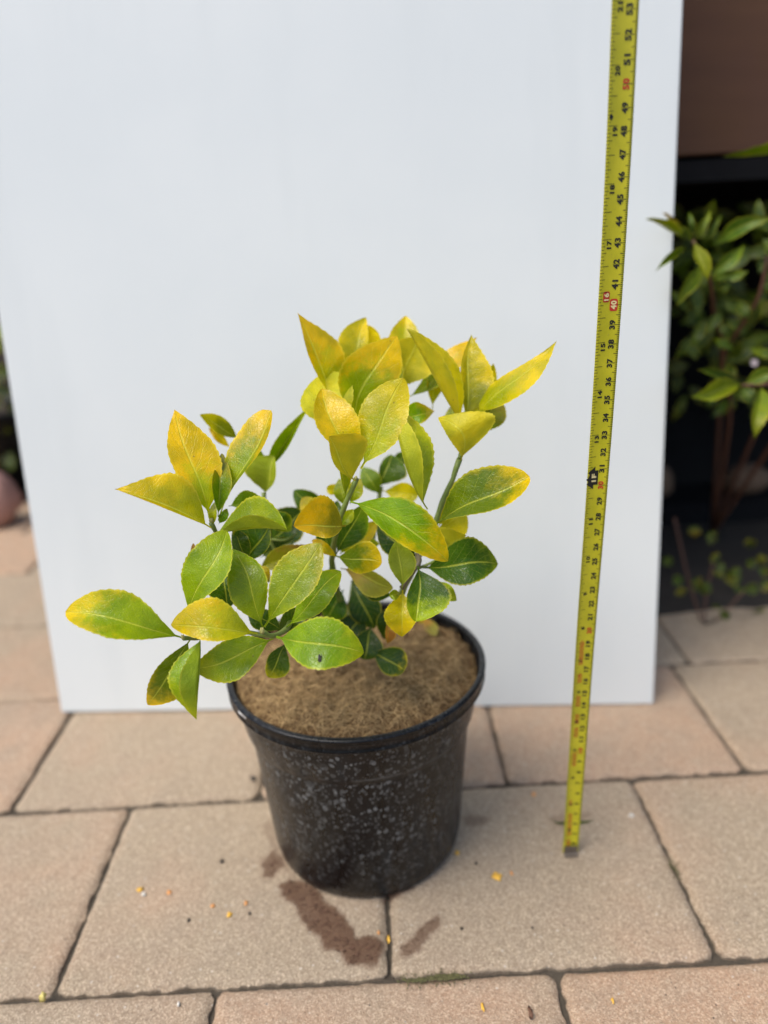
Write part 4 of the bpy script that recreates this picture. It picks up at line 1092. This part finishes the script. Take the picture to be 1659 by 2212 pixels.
def BL(b, t_, w1, w2, z0, z1, ca='G', cb='h', th=.9, **k):
    if z0 < 84: z0 -= 17; z1 -= 17
    w1 *= .85; w2 *= .85
    k.setdefault('wt', .16); k.setdefault('mat', M_bgleaf); k.setdefault('nv', 22); k.setdefault('tw', .42); k.setdefault('pt', 1.15)
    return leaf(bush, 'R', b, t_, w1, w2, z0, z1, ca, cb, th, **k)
BL((190, 420), (42, 350), 12, 16, 78, 74, 'G', 'h', .5); BL((185, 410), (102, 322), 10, 8, 79, 77, 'k', 'b', .6)
BL((190, 450), (78, 548), 12, 16, 78, 74, 'G', 'h', .8); BL((215, 440), (160, 360), 12, 12, 79, 78, 'G', 'y', .8)
BL((225, 430), (275, 582), 22, 28, 78, 76, 'g', 'h', .7); BL((230, 430), (285, 315), 16, 14, 80, 79, 'G', 'h', .8)
BL((215, 430), (205, 320), 12, 14, 80, 79, 'k', 'G', .8); BL((255, 440), (330, 330), 12, 14, 81, 80, 'k', 'G', .8)
BL((250, 520), (158, 678), 26, 26, 80, 78, 'G', 'g', .8); BL((290, 570), (416, 446), 26, 30, 80, 79, 'G', 'g', .8)
BL((290, 580), (430, 545), 20, 26, 81, 79, 'G', 'G', .8); BL((300, 620), (365, 600), 30, 20, 82, 80, 'k', 'G', .8)
BL((295, 450), (520, 345), 34, 34, 82, 78, 'G', 'g', .8, bow=20); BL((480, 420), (560, 540), 40, 30, 82, 80, 'k', 'G', .9)
BL((600, 112), (338, 112), 20, 22, 83, 81, 'g', 'G', .8, bow=-6)
BL((330, 900), (485, 800), 34, 34, 84, 82, 'k', 'G', .8); BL((405, 975), (212, 1022), 34, 40, 80, 77, 'g', 'h', .8)
BL((405, 980), (240, 920), 26, 26, 82, 80, 'k', 'G', .9); BL((480, 980), (452, 1182), 36, 36, 79, 76, 'g', 'y', .6)
BL((410, 975), (570, 905), 32, 26, 80, 78, 'G', 'o', .8); BL((400, 990), (470, 1050), 26, 26, 83, 82, 'k', 'G', .9)
BL((270, 700), (165, 745), 34, 30, 84, 82, 'k', 'k', .9); BL((300, 720), (200, 860), 36, 36, 84, 83, 'k', 'G', .9)
BL((330, 700), (420, 800), 34, 34, 86, 85, 'd', 'k', .9); BL((440, 720), (520, 660), 30, 30, 84, 83, 'G', 'o', .5)
BL((250, 620), (180, 560), 26, 26, 84, 83, 'k', 'G', .9); BL((200, 1010), (138, 1115), 18, 20, 88, 88, 'k', 'o', .9)
BL((330, 780), (290, 930), 30, 30, 88, 88, 'd', 'k', .9); BL((420, 640), (330, 560), 30, 30, 86, 86, 'd', 'k', .9)
br_ = random.Random(21)
for k in range(34):
    x, y = br_.uniform(200, 560), br_.uniform(330, 900); a = br_.choice([br_.uniform(.3, 2.8), br_.uniform(-2.9, -.2)]); l = br_.uniform(90, 150); zz = br_.uniform(84, 90)-17+max(0, 8*math.sin(k))
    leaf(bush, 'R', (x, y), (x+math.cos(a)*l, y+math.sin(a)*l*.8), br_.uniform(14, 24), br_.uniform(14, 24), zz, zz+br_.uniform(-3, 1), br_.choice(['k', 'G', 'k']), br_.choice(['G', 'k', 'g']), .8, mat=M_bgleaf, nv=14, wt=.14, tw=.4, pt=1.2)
for k in range(100):
    x, y = br_.uniform(170, 640), br_.uniform(330, 1040); a = br_.uniform(0, 6.28); l = br_.uniform(90, 150); zz = br_.uniform(84, 93)
    BL((x, y), (x+math.cos(a)*l, y+math.sin(a)*l*.8), br_.uniform(16, 32), br_.uniform(16, 32), zz, zz+br_.uniform(-3, 2), br_.choice(['d', 'k', 'k', 'G']), br_.choice(['k', 'G']), .9, nv=14)
def bstem(pts, r0, r1, root, mat, name='stem'):
    P = spline([at(*q[:3], q[3]/100) if isinstance(q, tuple) else q for q in pts], 16); m_ = MB()
    m_.tube(P, [r0+(r1-r0)*i/16 for i in range(17)], 8); o = m_.build(name, mat); reparent(o, root)
RB = RP+Vector((0, 0, .01))
bstem([('R', 505, 480, 64), ('R', 470, 640, 66), ('R', 400, 760, 70), ('R', 330, 880, 76), ('R', 360, 1100, 88), RB], .0016, .003, bush, M_redstem)
bstem([('R', 220, 430, 61.5), ('R', 280, 560, 63.5), ('R', 300, 700, 72), ('R', 330, 900, 88), RB], .0014, .003, bush, M_redstem)
bstem([('R', 600, 960, 64), ('R', 500, 975, 63), ('R', 405, 978, 63.5)], .0018, .0012, bush, M_redstem)
bstem([('R', 600, 960, 64), ('R', 580, 1100, 80), RB], .002, .003, bush, M_redstem)
bstem([('R', 600, 112, 66), ('R', 598, 400, 70), ('R', 590, 800, 80), RB], .0015, .003, bush, M_redstem)
# pale little flower
m_ = MB(); fc0 = at('R', 452, 893, .775)
for k in range(5):
    q = k*1.257; d1 = crt*math.cos(q)+cup*math.sin(q); d2 = crt*-math.sin(q)+cup*math.cos(q)
    m_.add([fc0, fc0+d1*.0025+d2*.0016, fc0+d1*.0042-fwd*.0006, fc0+d1*.0025-d2*.0016], [(0, 1, 2, 3)])
o = m_.build('flower', simple('pale_flower', (.75, .62, .60), .7)); reparent(o, bush)

# low weeds by the dark hollow + stones
wb = onground(1520, 1392); weed = empty('weed', wb); tag(weed, 'sprawling olive weed at the dark foot of the bush on the right', 'weed')
for k in range(24):
    x, y = br_.uniform(110, 480), br_.uniform(1530, 1930); y = max(y, 1560+abs(x-270)*.6 - 60); a = br_.uniform(-2.6, -.4) + br_.choice([0, 0, 2]); l = br_.uniform(40, 75)
    dz = br_.uniform(80, 90)
    leaf(weed, 'R', (x, y), (x+math.cos(a)*l, y+math.sin(a)*l*.7), br_.uniform(13, 24), br_.uniform(13, 24), dz, dz+br_.uniform(-2, 2), br_.choice(['k', 'd', 'o']), br_.choice(['o', 'k', 'k']), .7, wt=.16, mat=M_bgleaf, nv=12)
for pts in ([('R', 150, 1480), ('R', 200, 1700), ('R', 260, 1900)], [('R', 300, 1640), ('R', 270, 1780), ('R', 260, 1920)], [('R', 420, 1750), ('R', 330, 1850), ('R', 260, 1940)]):
    P = spline([at(*q, .86) for q in pts], 12); m_ = MB(); m_.tube(P, .0012, 6); o = m_.build('stem', M_redstem); reparent(o, weed)
for c_ in weed.children:                          # nothing may sink under the paving
    if c_.type == 'MESH':
        oz = weed.location.z if c_.name.startswith('leaf') else 0
        for v in c_.data.vertices:
            if v.co.z + oz < .0015: v.co.z = .0015 - oz
def stone(name, c, rx, ry, rz_, mat, seed, label, cat):
    m_ = MB(); v = []; nn, kk = 10, 18
    for i in range(nn+1):
        for k in range(kk):
            t_ = math.pi*i/nn; q = 2*math.pi*k/kk
            d = Vector((math.sin(t_)*math.cos(q), math.sin(t_)*math.sin(q), math.cos(t_)))
            s_ = 1+.22*mnoise.noise(d*1.6+Vector((seed, 0, 0)))
            v.append(Vector((d.x*rx, d.y*ry, d.z*rz_))*s_)
    m_.add(v, [(i*kk+k, (i+1)*kk+k, (i+1)*kk+(k+1) % kk, i*kk+(k+1) % kk) for i in range(nn) for k in range(kk)])
    o = m_.build(name, mat); o.location = c; tag(o, label, cat); return o
M_stone = simple('brown_stone', (.16, .10, .06), .85, .6, 60, .35)
# a low brick ledge carries the stones in the hollow
c1 = at('R', 185, 1455, 1.02); c2 = at('R', 500, 1360, 1.04)
LZ = min(c1.z, c2.z)-.022
lg = MB(); lg.box((.62, 1.075, LZ/2), (.52, .10, LZ)); lo = lg.build('ledge', M_dark, None, False)
md = lo.modifiers.new('bevel', 'BEVEL'); md.width = .004; md.segments = 2
tag(lo, 'low dark ledge in the hollow behind the bush pot', 'ledge')
stone('stone', Vector((c1.x, 1.075, LZ+.024)), .034, .026, .028, M_stone, 3, 'rounded brown stone nearest the white board in the dark hollow', 'stone')
stone('stone', Vector((c2.x+.02, 1.075, LZ+.020)), .036, .026, .023, M_stone, 8, 'brown stone at the right picture edge in the dark hollow', 'stone')

# =================================================================== LEFT BACKGROUND
lp = unproj(18, 980, 1.42); LP = Vector((lp.x-.02, 1.42, 0))
simple_pot('plant_pot', LP+Vector((-.05, 0, 0)), .13, .17, 'black pot half seen at the left picture edge behind the board')
lb_ = empty('bush', LP+Vector((-.05, 0, .15))); tag(lb_, 'dim leafy bush at the left picture edge behind the board', 'bush')
for k in range(150):
    x, y = br_.uniform(-260, 150), br_.uniform(60, 960); a = br_.uniform(0, 6.28); l = br_.uniform(70, 130); zz = br_.uniform(134, 158)
    ca, cb = br_.choice([('d', 'k'), ('d', 'k'), ('k', 'G'), ('d', 'b'), ('k', 'o')])
    if 330 < y < 460 and br_.random() < .6: ca, cb = 'h', 'y'; zz = 133
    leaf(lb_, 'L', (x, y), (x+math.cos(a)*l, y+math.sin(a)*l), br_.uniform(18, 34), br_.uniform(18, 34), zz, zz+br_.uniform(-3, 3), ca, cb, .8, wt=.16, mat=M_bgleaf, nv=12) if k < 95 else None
for k in range(5):
    m_ = MB(); P = spline([LP+Vector((-.05, 0, .14)), LP+Vector((-.05+(k-2)*.03, .0, .25)), LP+Vector((-.05+(k-2)*.05, .02*(k % 2), .40))], 10); m_.tube(P, [.004-.0002*i for i in range(11)], 7)
    o = m_.build('stem', M_wood); reparent(o, lb_)
pk = at('L', 5, 1090, 1.27)
stone('stone', Vector((pk.x-.03, pk.y, .045)), .05, .04, .055, simple('pinkish_stone', (.42, .24, .20), .85, .6, 60, .3), 5, 'pinkish stone on the pavers at the left picture edge', 'stone')
# dark hedge and fence farther back
M_fence = simple('weathered_fence', (.05, .035, .025), .8, .4, 30, .35)
fr2 = empty('fence', (-1.0, 2.1, 0)); tag(fr2, 'dark wooden fence behind the bush at the left edge', 'fence')
for k in range(18):
    m_ = MB(); m_.box((-2.5+.145*k, 2.1+.012*(k % 2), .75), (.14, .018, 1.53)); o = m_.build('board', M_fence, None, False); reparent(o, fr2)
m_ = MB(); m_.box((-1.27, 2.145, .4), (2.6, .04, .07)); m_.box((-1.27, 2.145, 1.2), (2.6, .04, .07)); o = m_.build('rail', M_fence, None, False); reparent(o, fr2)
